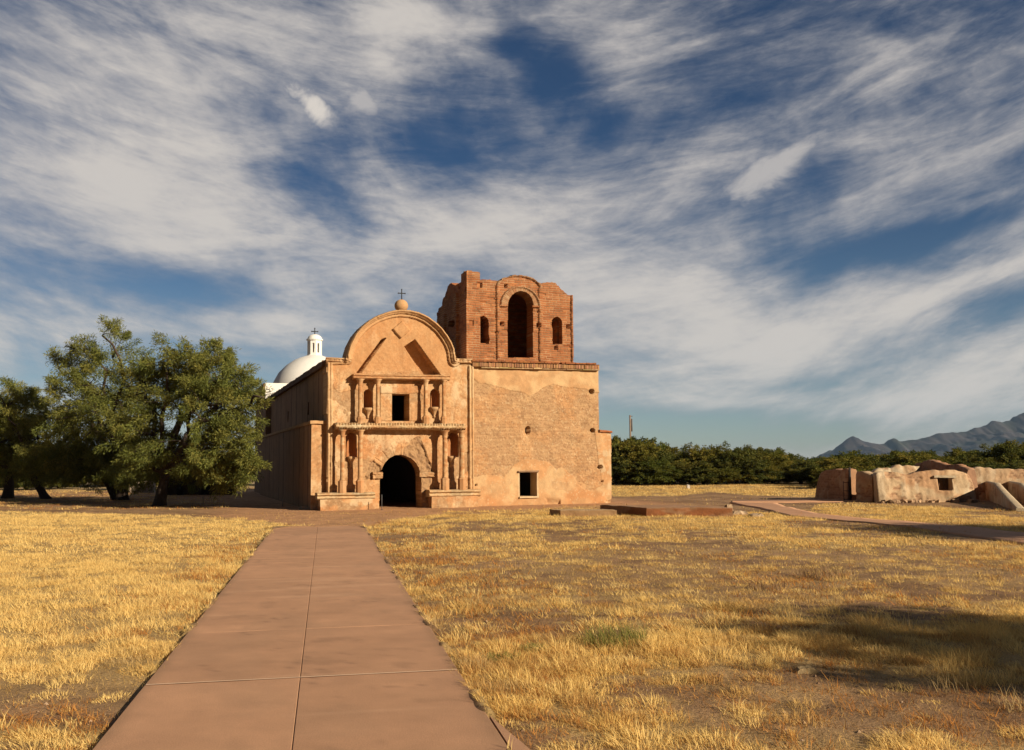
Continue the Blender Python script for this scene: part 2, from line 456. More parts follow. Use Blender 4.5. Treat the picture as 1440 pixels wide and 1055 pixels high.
def gz(x, y):                                  # height of the ground
    x = np.asarray(x, float); y = np.asarray(y, float)
    r = np.hypot(x, y)
    z = 0.10 * (fbm(x * 0.22, y * 0.22, 3, 3) - 0.5) + 0.05 * (fbm(x * 0.9, y * 0.9, 9, 3) - 0.5)
    z = z * sstep(90, 60, r)
    s, t = path_st(x, y)
    dp = np.maximum(np.maximum(P_A - t, t - P_B), s - P_END)
    k = sstep(0.0, 1.2, dp)
    spill = 0.05 * sstep(0.50, 0.64, fbm(s * 1.7, t * 0.6, 15, 3)) + 0.9 * sstep(P_END - 1.6, P_END, s) * fbm(s * 1.3, t * 1.3, 17, 3)
    over = sstep(-spill - 0.05, -spill + 0.03, dp) * (spill > 0.02) * (dp < 0.05)
    z = z * k + (-0.014 + 0.052 * over) * (1 - k)
    z = np.where(slab_side(x, y), -0.03, z)
    u, w = to_church(x, y)
    dc = np.maximum(np.maximum(-9 - u, u - 7.5), np.maximum(-1.2 - w, w - 30))
    return z * sstep(0, 2.0, dc)
LAWN_L = [tuple(ground(*p)) for p in [(-900, 722), (-300, 720), (0, 719), (130, 723), (250, 727), (330, 732), (425, 735), (425, 741), (385, 744), (134, 1055), (60, 1400), (-1500, 1400), (-2500, 900)]]
FAR_FIELD = [tuple(ground(*p)) for p in [(840, 683.6), (1500, 681), (1500, 695), (1300, 697), (1150, 700), (1060, 697), (1000, 692), (960, 697), (862, 698.5)]]
TREE_LITTER = [tuple(ground(*p)) for p in [(-900, 690), (-200, 690), (60, 690), (260, 694), (420, 711), (330, 714), (230, 718), (120, 718), (0, 716), (-400, 715), (-900, 716)]]
STRIP_R = [tuple(ground(*p)) for p in [(1150, 708), (1200, 707), (1300, 712), (1440, 724), (1600, 735), (1600, 756), (1440, 745), (1300, 733), (1205, 724.5), (1140, 716)]]
CORRIDOR = [tuple(ground(*p)) for p in [(384, 746), (424, 739), (300, 726), (440, 712), (690, 712), (625, 722), (560, 733), (513, 741), (500, 746)]]
def grass_density(x, y):
    s, t = path_st(x, y)
    dp = np.maximum(np.maximum(P_A - t, t - P_B), s - P_END)
    u, w = to_church(x, y)
    n1 = fbm(x * 0.35, y * 0.35, 21, 4); n2 = fbm(x * 1.3, y * 1.3, 31, 3); n3 = fbm(x * 0.12, y * 0.12, 41, 3)
    left = inpoly(x, y, LAWN_L)
    n6 = fbm(x * 2.6, y * 2.6, 57, 3)
    d_left = 0.62 + 0.38 * sstep(0.34, 0.50, n1 * 0.25 + n6 * 0.35 + fbm(x * 6, y * 6, 59, 2) * 0.25 + 0.07)
    near_l = sstep(2.6, 1.0, np.hypot((x + 3.3) * 0.8, y - 5.7))               # the bare corner by the near left edge of the path
    d_left = d_left * (1 - near_l * sstep(0.42, 0.56, 1 - n2 * 0.6 - n1 * 0.4 + 0.04))
    dd = n1 * 0.62 + n2 * 0.38 + 0.06 * (n3 - 0.5)
    bias = 0.03 * sstep(12, 7, y) - 0.045 * sstep(14, 24, y)
    n4 = fbm(x * 0.95, y * 0.95, 51, 4); n5 = fbm(x * 4.0, y * 4.0, 53, 3)
    dd = n1 * 0.30 + n4 * 0.38 + n5 * 0.32
    d_right = 0.10 + 0.90 * sstep(0.395, 0.475, dd + bias)
    # bare ground right of the middle and at the near right corner
    bare = 0.9 * sstep(1.1, 0.4, np.hypot((x - 3.2) * 0.8, y - 6.5)) + 0.8 * sstep(0.5, 0.2, np.hypot(x - 0.45, (y - 5.4) * 0.8)) + 0.6 * sstep(4.0, 2.0, np.hypot((x - 4.2) * 0.45, (y - 15) * 0.8)) + 0.6 * sstep(1.5, 0.7, np.hypot((x - 2.0) * 0.9, y - 6.9))
    d_right = d_right * (1 - np.clip(bare * (0.5 + n4), 0, 0.93))
    rk = ground(1128, 950)
    d_right = d_right * (1 - 0.9 * sstep(0.40, 0.18, np.hypot(x - rk[0], y - rk[1])))
    d_right = d_right * sstep(-0.4, -2.4, w + 0.9 * (n1 - 0.5) * 4 + 1.5)
    far = inpoly(x, y, FAR_FIELD)
    litter = inpoly(x, y, TREE_LITTER)
    strip = inpoly(x, y, STRIP_R)
    d = np.where(left, d_left, d_right)
    d = np.where((w > -1.6) & ~left, 0.02, d)
    d = np.where((y > 31.5) & (x > 3) & (u > 5), 0.12 * sstep(0.5, 0.6, n2), d)
    d = np.where(litter, 0.5 * sstep(0.42, 0.6, n2), d)
    d = np.where(strip, sstep(0.34, 0.5, n1 * .5 + n2 * .5), d)
    d = np.where(far, sstep(0.30, 0.44, n1 * .4 + n2 * .6 + 0.03), d)
    d = np.where((y > 66), 0.5, d)
    d = np.where(inpoly(x, y, side_poly), 0, d)
    d = d * (dp > 0.0)
    d = np.where(inpoly(x + 1.2 * (n4 - 0.5), y + 1.6 * (n1 - 0.5), CORRIDOR), 0.03, d)
    d = np.where((u > -8.8) & (u < 7.0) & (w > -0.8) & (w < 31), 0, d)
    return d
def slab_side(x, y):
    s, t = path_st(x, y)
    a, b = side_slab
    e = (b - a) / np.linalg.norm(b - a)
    return ((x - a[0]) * e[1] - (y - a[1]) * e[0] > 0) & (y < a[1] + 0.02) & (t > P_B)

SOIL_A, SOIL_B, SOIL_C = np.array((0.215, 0.120, 0.060)), np.array((0.285, 0.172, 0.088)), np.array((0.145, 0.080, 0.040))
STRAW = np.array((0.60, 0.41, 0.16))
def axis(lo, hi, fine0, fine1, step, grow=1.25):
    a = list(np.arange(fine0, fine1 + 1e-6, step))
    s = step
    while a[-1] < hi: s *= grow; a.append(a[-1] + s)
    s = step
    while a[0] > lo: s *= grow; a.insert(0, a[0] - s)
    return np.array(a)
def merge(*a): return np.concatenate(a)
gx = axis(-12000, 12000, -26, 28, 0.09, 1.22); gx = merge(gx[gx < -8], np.arange(-8, 8, 0.045), gx[gx > 8])
gy = axis(-3000, 14000, 3.0, 48, 0.09, 1.12); gy = merge(gy[gy < 3.5], np.arange(3.5, 15, 0.045), gy[gy > 15])
GX, GY = np.meshgrid(gx, gy, indexing='ij')
GZ = gz(GX, GY) + (0.020 * (fbm(GX * 5, GY * 5, 55, 3) - 0.5) + 0.012 * (fbm(GX * 14, GY * 14, 56, 2) - 0.5)) * sstep(60, 30, np.hypot(GX, GY)) * sstep(0.0, 0.4, np.maximum(np.maximum(P_A - path_st(GX, GY)[1], path_st(GX, GY)[1] - P_B), path_st(GX, GY)[0] - P_END))
GD = grass_density(GX, GY)
gn = fbm(GX * 0.5, GY * 0.5, 71, 5); gm = fbm(GX * 2.7, GY * 2.7, 72, 3)
gc = mixc(SOIL_A, SOIL_B, sstep(0.4, 0.62, gn)); gc = mixc(gc, SOIL_C, sstep(0.5, 0.7, gm) * 0.6)
_u, _w = to_church(GX, GY)
apron = sstep(-6.5, -2.0, _w) * sstep(9, 6, _u) * sstep(-11, -8.5, _u)
apron = np.maximum(apron, inpoly(GX, GY, CORRIDOR))
gc = mixc(gc, (0.44, 0.235, 0.118), apron * 0.8)
gc = mixc(gc, STRAW * 0.72, GD * 0.75)
gc = mixc(gc, (0.30, 0.15, 0.06), inpoly(GX, GY, TREE_LITTER) * 0.75 * sstep(0.35, 0.6, gm))
gc = mixc(gc, (0.30, 0.22, 0.11), sstep(66, 80, GY))
g_o = mesh('ground', np.stack([GX, GY, GZ], -1).reshape(-1, 3), [gridfaces(len(gx), len(gy))[:, ::-1]], MAT['soil'], None, gc.reshape(-1, 3))
g_o['kind'] = 'structure'

# ---- the concrete path: two lanes of slabs with open joints
mb = MB()
CONC = np.array((0.41, 0.224, 0.126))
TOP = 0.028
def slab(poly_st, seed):
    """a slab given by four corners in path coordinates (s,t), finely divided on top, with a rounded arris"""
    (s0, t0), (s1, t1) = poly_st
    n = max(2, int((s1 - s0) / 0.06)); m = max(2, int((t1 - t0) / 0.06))
    s = np.concatenate([[s0, s0, s0 + 0.004], np.linspace(s0 + 0.03, s1 - 0.03, n), [s1 - 0.004, s1, s1]])
    t = np.concatenate([[t0, t0, t0 + 0.004], np.linspace(t0 + 0.03, t1 - 0.03, m), [t1 - 0.004, t1, t1]])
    S, T = np.meshgrid(s, t, indexing='ij')
    Z = np.full(S.shape, TOP)
    e = np.minimum(np.minimum(S - s0, s1 - S), np.minimum(T - t0, t1 - T))
    Z = Z - 0.003 * sstep(0.005, 0.0, e) + 0.003 * (fbm(S * 3, T * 3, seed, 3) - 0.5)
    Z[0, :] = Z[-1, :] = -0.1; Z[:, 0] = Z[:, -1] = -0.1
    X = S * P_DIR[0] + T * P_NRM[0]; Y = S * P_DIR[1] + T * P_NRM[1]
    r = np.random.default_rng(seed).uniform(-0.05, 0.05)
    st = fbm(S * 1.1, T * 0.25 + 40, 81, 4); mo = fbm(S * 6, T * 6, 83, 4)
    streak = sstep(0.62, 0.74, fbm(S * 4.2, T * 0.5, 85, 4))
    C = CONC * (1 + r) * (0.80 + 0.20 * st + 0.22 * mo)[..., None]
    C = mixc(C, (0.54, 0.32, 0.19), streak * 0.35)
    C = mixc(C, (0.33, 0.19, 0.11), sstep(0.6, 0.72, fbm(S * 0.8 + 9, T * 1.6, 87, 5)) * 0.35)
    ee = np.minimum(np.abs(T - P_A), np.abs(P_B - T)) + 0.10 * (fbm(S * 2.2, T * 2.2, 89, 4) - 0.5)
    C = mixc(C, (0.27, 0.155, 0.085), sstep(0.11, 0.0, ee) * 0.6)                  # soil blown over the edges
    cr = np.abs(fbm(S * 0.55 + 3, T * 0.55, 191, 5) - 0.5)
    C = mixc(C, (0.20, 0.11, 0.065), sstep(0.0035, 0.0005, cr) * 0.5)              # hair cracks
    C = mixc(C, (0.25, 0.14, 0.08), sstep(0.70, 0.76, fbm(S * 3.1, T * 3.1, 193, 4)) * 0.35)
    mb.add(np.stack([X, Y, Z], -1).reshape(-1, 3), [gridfaces(len(s), len(t))[:, ::-1]], C.reshape(-1, 3))
J0 = float(ground(430, 958) @ P_DIR)
js = J0 + 2.27 * np.arange(-6, 8)
js = [j for j in js if j < P_END - 0.8] + [P_END]
for i in range(len(js) - 1):
    for k, (ta, tb) in enumerate(((P_A, P_MID - 0.002), (P_MID + 0.002, P_B))):
        g = 0.0004
        slab(((js[i] + g, ta), (js[i + 1] - g, tb)), 100 + i * 2 + k)
    # pale sealant in the cross joint
    if i in (6,):
        S = np.array([js[i] - 0.012, js[i] + 0.012]); T = np.linspace(P_A + 0.01, P_B - 0.01, 40)
        SS, TT = np.meshgrid(S, T, indexing='ij')
        mb.add(np.stack([SS * P_DIR[0] + TT * P_NRM[0], SS * P_DIR[1] + TT * P_NRM[1], np.full(SS.shape, TOP + 0.005)], -1).reshape(-1, 3), [gridfaces(2, 40)], (0.62, 0.43, 0.29))
# the walk that joins it at the near right
a, b = side_slab
e = (b - a) / np.linalg.norm(b - a)
far = a + 0.0 * e
q = [a, a + e * 12, a + e * 12 - P_DIR * 6 + P_NRM * 0]
s_a, t_a = path_st(*a)
q = [(s_a * P_DIR + (P_B + 0.012) * P_NRM), a + e * 9, (path_st(*(a + e * 9))[0] * P_DIR + (P_B + 0.012) * P_NRM)]
top = np.array([[p[0], p[1], TOP] for p in q]); bot = top - (0, 0, 0.12)
mb.add(np.vstack([top, bot]), [np.array([[0, 1, 2]])[:, ::-1] * 1, np.array([[0, 1, 4, 3], [1, 2, 5, 4], [2, 0, 3, 5]])], CONC * 0.97)
p_o = mb.build('path', MAT['concrete'], smooth=False); p_o['kind'] = 'structure'

# ---- the walk towards the ruins
sp = np.array(side_poly)
cen = []
mbw = MB()
near_w = [ground(*p) for p in SIDE_NEAR]; far_w = [ground(*p) for p in SIDE_FAR][::-1]
def resample(L, n):
    L = np.array(L); d = np.concatenate([[0], np.cumsum(np.linalg.norm(np.diff(L, axis=0), axis=1))]); t = np.linspace(0, d[-1], n)
    return np.stack([np.interp(t, d, L[:, 0]), np.interp(t, d, L[:, 1])], 1)
A_ = resample(near_w, 60); B_ = resample(far_w, 60)
R_ = np.stack([A_ * (1 - k) + B_ * k for k in np.linspace(0, 1, 8)], 1)
Zt = gz(R_[..., 0], R_[..., 1]) + 0.03
R_ = np.concatenate([R_[:, :1], R_, R_[:, -1:]], 1); Zt = np.concatenate([Zt[:, :1] - 0.12, Zt, Zt[:, -1:] - 0.12], 1)
mbw.add(np.concatenate([R_, Zt[..., None]], -1).reshape(-1, 3), [gridfaces(60, 10)], CONC * (0.9 + 0.3 * fbm(R_[..., 0] * 2, R_[..., 1] * 2, 5).reshape(-1, 1)))
C0 = resample([ground(1030, 706.9), ground(1100, 706.6), ground(1232, 705.6)], 40); C1 = resample([ground(1030, 704.2), ground(1100, 704.0), ground(1232, 703.2)], 40)
R2 = np.stack([C0, C0, C1, C1], 1); Z2 = gz(R2[..., 0], R2[..., 1]) + np.array((-0.1, 0.026, 0.026, -0.1))
mbw.add(np.concatenate([R2, Z2[..., None]], -1).reshape(-1, 3), [gridfaces(40, 4)], CONC)
w_o = mbw.build('walkway', MAT['concrete']); w_o['kind'] = 'structure'

# ---- mountains, five kilometres off
def mountain_range():
    Y0 = 5200.0
    prof = [(1050, 660), (1140, 650), (1171, 637), (1180, 626), (1192, 618), (1199, 613), (1206, 615), (1214, 620), (1224, 622), (1236, 624), (1244, 624), (1250, 618), (1257, 616.5), (1263, 620), (1272, 620), (1283, 618), (1296, 616), (1308, 613), (1318, 608), (1330, 607), (1345, 608), (1357, 605), (1366, 601), (1380, 597), (1396, 593), (1408, 593), (1420, 589), (1432, 585), (1445, 580), (1470, 570), (1510, 566), (1560, 556), (1620, 560), (1700, 566), (1800, 585), (1950, 640), (2050, 662)]
    P = np.array([at(px, py, Y0) for px, py in prof])
    xs = np.linspace(P[0, 0], P[-1, 0], 620); crest = np.interp(xs, P[:, 0], P[:, 2])
    v = np.linspace(-1, 1, 90)
    X, Vv = np.meshgrid(xs, v, indexing='ij')
    H = np.maximum(crest[:, None], 0)
    rid = 1 - np.abs(fbm(X / 260, Vv * 3.2 + 4, 7, 5) * 2 - 1)
    rid2 = 1 - np.abs(fbm(X / 80, Vv * 5, 17, 4) * 2 - 1)
    sh = 1 - np.abs(Vv) ** 0.85
    Z = H * sh * (1 - (0.55 * (1 - rid) + 0.22 * (1 - rid2)) * sstep(0, 0.25, np.abs(Vv)) * 1.5)
    Z = Z + H * 0.20 * (fbm(X / 70, Vv * 5, 33, 6, 0.6) - 0.5) + H * 0.06 * (fbm(X / 45, Vv * 20, 3, 4) - 0.5) * sstep(0, 0.1, np.abs(Vv)) - 12 * sstep(.8, 1, np.abs(Vv))
    Yy = Y0 + Vv * (500 + 2.2 * H) + 120 * (fbm(X / 400, Vv, 5, 3) - 0.5)
    c = mixc((0.024, 0.022, 0.026), (0.050, 0.042, 0.042), sstep(0.5, 0.75, rid2)); c = mixc(c, (0.028, 0.034, 0.022), sstep(0.45, 0.65, fbm(X / 120, Vv * 8, 23, 4)) * 0.7)
    o = mesh('mountains', np.stack([X, Yy, Z], -1).reshape(-1, 3), [gridfaces(620, 90)[:, ::-1]], MAT['rock'], None, c.reshape(-1, 3))
    o['kind'] = 'structure'
mountain_range()

# ================================================================== the mission church
church = thing('mission_church', 'weathered tan adobe mission church with rounded gable, columned doorway and broken red brick bell tower', 'church', (CH_O[0], CH_O[1], 0), CH_A)
TAN = np.array((0.54, 0.295, 0.135)); PALE = np.array((0.62, 0.40, 0.205)); CREAM = np.array((0.68, 0.50, 0.30)); RUST = np.array((0.50, 0.215, 0.080)); RAW = np.array((0.47, 0.285, 0.145)); DARK = np.array((0.26, 0.15, 0.085))
BRK = np.array((0.42, 0.160, 0.062)); MORT = np.array((0.50, 0.33, 0.19))
def xf_front(y0):
    return lambda u, d, z: np.stack([u, y0 - d, z], -1)
def pts(L, y=0.0):
    return [fac(px, py, y) for px, py in L]
def plaster(U, Z, seed=0):
    n = fbm(U * 0.9, Z * 0.9, 201 + seed, 5); m = fbm(U * 3.5, Z * 2.2, 211 + seed, 4); k = fbm(U * 9, Z * 9, 215 + seed, 3)
    c = mixc(TAN, RUST, sstep(0.50, 0.68, n) * 0.55)
    c = mixc(c, PALE, sstep(0.48, 0.66, m) * 0.55)
    c = mixc(c, CREAM, sstep(0.60, 0.70, fbm(U * 1.7 + 3, Z * 1.1, 221 + seed, 5)) * 0.6)
    run = sstep(0.58, 0.74, fbm(U * 6.0, Z * 0.45, 231 + seed, 4))       # rain runs
    c = mixc(c, (0.38, 0.20, 0.09), run * 0.5)
    c = mixc(c, RAW * 0.86, sstep(0.625, 0.645, fbm(U * 1.2 + 7, Z * 1.2, 261 + seed, 5)) * 0.8)
    sp = fbm(U * 22, Z * 22, 241 + seed, 2)
    c = mixc(c, (0.33, 0.17, 0.075), sstep(0.62, 0.74, sp) * 0.45); c = mixc(c, CREAM, sstep(0.36, 0.24, sp) * 0.35)
    cr = np.abs(fbm(U * 1.3 + 5, Z * 1.3, 251 + seed, 4) - 0.5)
    c = mixc(c, (0.30, 0.155, 0.07), sstep(0.006, 0.001, cr) * 0.55)      # hair cracks
    return c * (0.80 + 0.40 * k)[..., None]

# ---- facade
LEFT_EDGE = fac(459, 600)[0]; RIGHT_EDGE = fac(666, 600)[0]
edge_px = [(459.3, 722), (459.5, 600), (459.3, 505), (486, 504.5), (486.5, 500), (490.5, 486), (498.4, 470.7), (507, 460.5), (517.4, 451.7), (529, 445), (542, 440.3), (552, 437.7), (563, 436.5), (576, 437.6), (587.6, 440.3), (600, 446), (610.3, 453.6), (619.5, 462), (627.4, 472.6), (633, 482), (636.9, 491.5), (639.7, 505.5), (665.5, 507), (666, 600), (667, 722)]
EDGE = pts(edge_px)
gable_line = pts([(487, 505)] + edge_px[4:21] + [(639, 507)])
shoulder_z = fac(480, 508)[1]
door_pts = pts([(533, 724), (533.5, 700), (534, 680), (535, 666), (537.5, 657.5), (542, 649.5), (548, 643.8), (555, 640.5), (563, 639.4), (571, 640.8), (579, 644.8), (585.5, 651), (590, 659), (592, 667), (592.5, 690), (593, 724)])
win_pts = pts([(550.6, 554), (575.4, 554), (575.4, 592.5), (550.6, 592.5)])
slot_l = pts([(501.2, 524.5), (507.8, 524.5), (543.5, 475), (537, 476.5)])
slot_r = pts([(592.5, 527), (619.5, 527), (583.6, 477.5), (568.4, 487)])
def niche(x0, x1, ytop, ybot, spring):
    c = (x0 + x1) / 2; r = (x1 - x0) / 2
    p = [(x0, ybot), (x0, spring)]
    for k in range(1, 8):
        a = math.pi - math.pi * k / 8
        p.append((c + r * math.cos(a), spring - (spring - ytop) * math.sin(a)))
    return pts(p + [(x1, spring), (x1, ybot)])
NICHES = [niche(511.6, 524.2, 547.5, 575, 554), niche(605.2, 617.8, 547, 574.5, 553.5), niche(486.5, 501.5, 608, 643, 617), niche(630, 645, 608, 643, 617)]
diamond = pts([(565, 452.2), (576.5, 464.5), (563.5, 476), (551.8, 463)])
lintel = pts([(534.6, 543.6), (587, 543), (590.6, 548), (590.6, 553), (534.6, 553.4)])
jamb_panel = pts([(535, 553), (590, 553), (589.5, 592), (534.8, 592)])
rubble = pts([(566, 640), (567, 632), (575, 626), (577, 620), (586, 615), (590, 614.5), (594, 625), (599, 634), (602, 645), (607, 655), (609, 664), (592, 667), (589, 657), (583, 647)])
rubble2 = pts([(512, 675), (514, 667), (517, 661), (521, 650), (525, 648), (536, 657), (534, 672)])
pil_r = pts([(592, 670), (607, 671), (606, 681), (597, 694), (592.8, 697)])
vou_c = fac(563, 668); vou_r = fac(591.5, 668)[0] - vou_c[0]
def fac_inside(U, Z):
    jit = 0.012 * (fbm(U * 12, Z * 12, 5, 2) - 0.5)
    ok = inpoly(U + jit, Z + jit, EDGE) & ~inpoly(U + jit, Z, door_pts) & ~inpoly(U, Z, win_pts)
    return ok
def roll(d, c, w, p):
    return p * np.sqrt(np.clip(1 - ((d - c) / w) ** 2, 0, 1))
def fac_h(U, Z):
    n = 0.030 * (fbm(U * 2.5, Z * 2.5, 61, 4) - 0.5) + 0.014 * (fbm(U * 12, Z * 12, 63, 3) - 0.5)
    h = n - 0.022 * sstep(0.625, 0.645, fbm(U * 1.2 + 7, Z * 1.2, 261, 5))
    wob = 0.012 * (fbm(U * 4, Z * 4, 65, 3) - 0.5)
    d = segdist(U, Z, EDGE) + wob
    hi = sstep(shoulder_z - 0.08, shoulder_z + 0.02, Z)
    side_b = np.maximum(roll(d, 0.055, 0.055, 0.11), roll(d, 0.165, 0.05, 0.055) + 0.05 * (d < 0.21)) * (1 - hi)
    dg = segdist(U, Z, gable_line) + wob * 0.4
    gab = np.maximum(np.maximum(0.20 * sstep(0.145, 0.13, dg), roll(dg, 0.05, 0.06, 0.28)), 0.10 * sstep(0.25, 0.235, dg))
    gab = np.where(Z > shoulder_z - 0.10, gab, 0)
    h = np.maximum(h + side_b, h + gab)
    for q in (slot_l, slot_r):
        h = np.where(inpoly(U, Z, q), -0.52 + n, h)
    for q in NICHES:
        xs = [p[0] for p in q]; c = (min(xs) + max(xs)) / 2; r = (max(xs) - min(xs)) / 2
        h = np.where(inpoly(U, Z, q), -0.12 - 0.24 * np.sqrt(np.clip(1 - ((U - c) / r) ** 2, 0, 1)) + n, h)
    h = np.where(inpoly(U, Z, diamond), 0.10 + n * 0.3, h)
    h = np.where(inpoly(U, Z, jamb_panel), 0.045 + n, h)
    h = np.where(inpoly(U + wob, Z + wob, lintel), 0.085 + n, h)
    # voussoirs
    a = np.arctan2(Z - vou_c[1], U - vou_c[0]); r = np.hypot(U - vou_c[0], (Z - vou_c[1]) * 1.03)
    ring = (r > vou_r * 0.9) & (r < vou_r * (1.38 + 0.16 * hsh(np.floor(a * 9.5 / math.pi + 0.3), a * 0, 12) + 0.10 * (fbm(U * 8, Z * 8, 93, 3) - 0.5))) & (a > 1.45) & (a < 2.95)
    k = (a * 9.5 / math.pi + 0.3) % 1.0
    h = np.where(ring, 0.03 + 0.03 * (hsh(np.floor(a * 9.5 / math.pi + 0.3), a * 0, 3) - .5) - 0.05 * (k < 0.06) + n * 0.7, h)
    rr = 0.14 * (fbm(U * 6, Z * 6, 91, 4) - 0.5) + 0.05 * (fbm(U * 18, Z * 18, 92, 3) - .5)
    h = np.where(inpoly(U + wob * 4, Z + wob * 4, rubble), -0.07 + rr, h)
    h = np.where(inpoly(U + wob * 4, Z + wob * 4, rubble2), -0.06 + rr, h)
    h = np.where(inpoly(U, Z, pil_r), 0.02 + rr * 0.5, h)
    return h
def fac_col(U, Z, D):
    c = plaster(U, Z)
    g = sstep(fac(560, 530)[1], fac(560, 515)[1], Z)
    c = mixc(c, TAN * (1.0, 0.93, 0.85), g[...] * 0.55)
    pale = sstep(fac(632, 560)[0], fac(640, 560)[0], U) * (Z > fac(640, 598)[1])
    c = mixc(c, CREAM, pale * sstep(0.42, 0.58, fbm(U * 3, Z * 2, 77, 4)) * 0.75)
    c = mixc(c, CREAM, inpoly(U, Z, pts([(534, 544), (551, 543.5), (551, 551), (534, 553)])) * 0.8)
    c = mixc(c, RUST, inpoly(U, Z, pts([(551, 545), (588, 546), (590, 553), (551, 553)])) * 0.4)
    raw = (inpoly(U, Z, rubble) | inpoly(U, Z, rubble2) | inpoly(U, Z, pil_r))
    c = mixc(c, RAW * 0.82, raw * 0.85)
    c = mixc(c, DARK, raw * sstep(0.55, 0.7, fbm(U * 9, Z * 6, 95, 3)) * 0.6)
    for q in NICHES:
        c = mixc(c, (0.42, 0.16, 0.055), inpoly(U, Z, q) * 0.75)
    b = (segdist(U, Z, EDGE) < 0.23)
    c = mixc(c, PALE, b * 0.45)
    return c
mb = MB()
zt = fac(563, 435)[1]
relief(mb, LEFT_EDGE - 0.06, RIGHT_EDGE + 0.06, -0.05, zt + 0.05, 0.0195, fac_inside, fac_h, 0.85, xf_front(0.0), fac_col)
mb.build('facade_wall', MAT['stucco'], church)

def ledge(name, px0, px1, pyt0, pyt1, pyb0, pyb1, proj, parent, teeth=None, y=0.0, col=TAN, seed=0, rolls=2, mat='stucco', worn=0.02, back=0.03):
    """a moulded ledge running along the front; pyt/pyb its top and bottom at both ends"""
    a0 = fac(px0, pyt0, y - proj); a1 = fac(px1, pyt1, y - proj); b0 = fac(px0, pyb0, y - proj); b1 = fac(px1, pyb1, y - proj)
    n = int((a1[0] - a0[0]) / 0.022) + 2
    us = np.linspace(a0[0], a1[0], n); tt = np.linspace(0, 1, n)
    top = a0[1] * (1 - tt) + a1[1] * tt; bot = b0[1] * (1 - tt) + b1[1] * tt
    m = 16
    prof = []
    for k in range(m):
        f = k / (m - 1)
        prof.append((f, 0.72 + 0.28 * abs(math.sin(math.pi * rolls * f)) ** 0.6 * (0.75 + 0.25 * f)))
    V = []
    rows = [(0.0, None)] + [(f, p) for f, p in prof] + [(1.0, None)]
    for f, p in rows:
        z = bot + (top - bot) * f + worn * (fbm(us * 4, us * 0 + f * 2, 300 + seed, 3) - 0.5) * 1.6
        if p is None: yy = np.full(n, y + back)
        else:
            pr = proj * p + worn * 2 * (fbm(us * 9, us * 0 + f * 5, 310 + seed, 3) - 0.5)
            if teeth:
                for (f0, f1, per, dep) in teeth:
                    if f0 <= f <= f1:
                        ph = us / per + 0.35 * vnoise(us * 3, us * 0, 4 + seed)
                        pr = pr - dep * ((ph % 1.0) < 0.42) * (0.5 + hsh(np.floor(ph), ph * 0, 9))
            yy = y - pr
        V.append(np.stack([us, yy, z], -1))
    V = np.stack(V, 1)
    k = V.shape[1]
    F = gridfaces(n, k)
    c = plaster(V[..., 0], V[..., 2] * 3, seed + 3) * (col / TAN)
    mbl = MB(); mbl.add(V.reshape(-1, 3), [F], c.reshape(-1, 3))
    for e in (0, n - 1):
        cap = V[e]; cc = cap.mean(0)
        f = np.array([[i, (i + 1) % k, k] for i in range(k)])
        mbl.add(np.vstack([cap, cc]), [f if e == 0 else f[:, ::-1]], c[e, 0])
    return mbl.build(name, MAT[mat], parent)
ledge('upper_cornice', 497.5, 633, 525.3, 527.2, 532.8, 534.8, 0.38, church, rolls=2, col=TAN * 0.98, seed=1, worn=0.014)
ledge('lower_cornice', 473, 655.2, 594.0, 595.8, 603.6, 605.2, 0.54, church, teeth=[(0.66, 1.0, 0.105, 0.24), (0.0, 0.24, 0.095, 0.20)], rolls=1, col=PALE * 0.97, seed=2, worn=0.022)
ledge('shoulder_cornice', 459.0, 494.3, 502.3, 503.6, 508.4, 509.4, 0.17, church, teeth=[(0.1, 0.7, 0.06, 0.03)], rolls=2, seed=4)
ledge('shoulder_cornice', 635.6, 664.5, 503.5, 504.5, 509.8, 510.8, 0.17, church, teeth=[(0.1, 0.7, 0.06, 0.03)], rolls=2, seed=5)

# ---- plinths
def plinth(px0, px1, top, mid, bot_in, base_px0, base_px1):
    p = 0.62
    root = None
    u0, _ = fac(base_px0, 710, -p + 0.06); u1, _ = fac(base_px1, 710, -p + 0.06)
    zt = fac((px0 + px1) / 2, mid, -p)[1]
    V, F = box(u0, u1, -p + 0.06, 0.05, -0.08, zt + 0.01, (90, 24, 30))
    V = lump(V, 0.022, 3.2, int(px0))
    c = plaster(V[:, 0], V[:, 2] * 1.0, 6)
    c = mixc(c, CREAM, sstep(0.46, 0.56, fbm(V[:, 0] * 2.6, V[:, 2] * 3.0, int(px0) + 5, 4)) * 0.75 * (1 if px0 < 500 else 0.15))
    c = mixc(c, RUST, sstep(0.5, 0.62, fbm(V[:, 0] * 1.5 + 4, V[:, 2] * 2.0, int(px0) + 9, 4)) * 0.45)
    m2 = MB(); m2.add(V, F, c)
    # little hollows knocked out at the foot
    o = m2.build('plinth', MAT['stucco'], church)
    ledge('cap_moulding', px0, px1, top[0], top[1], bot_in[0], bot_in[1], p + 0.03, o, rolls=2, col=PALE, seed=int(px0) % 17, worn=0.012, back=0.0)
plinth(446.6, 527.8, (693.6, 692.2), 702, (703.4, 702.0), 450.4, 527.0)
plinth(604.6, 676.5, (689.2, 688.0), 698, (699.6, 698.4), 607.2, 672.8)

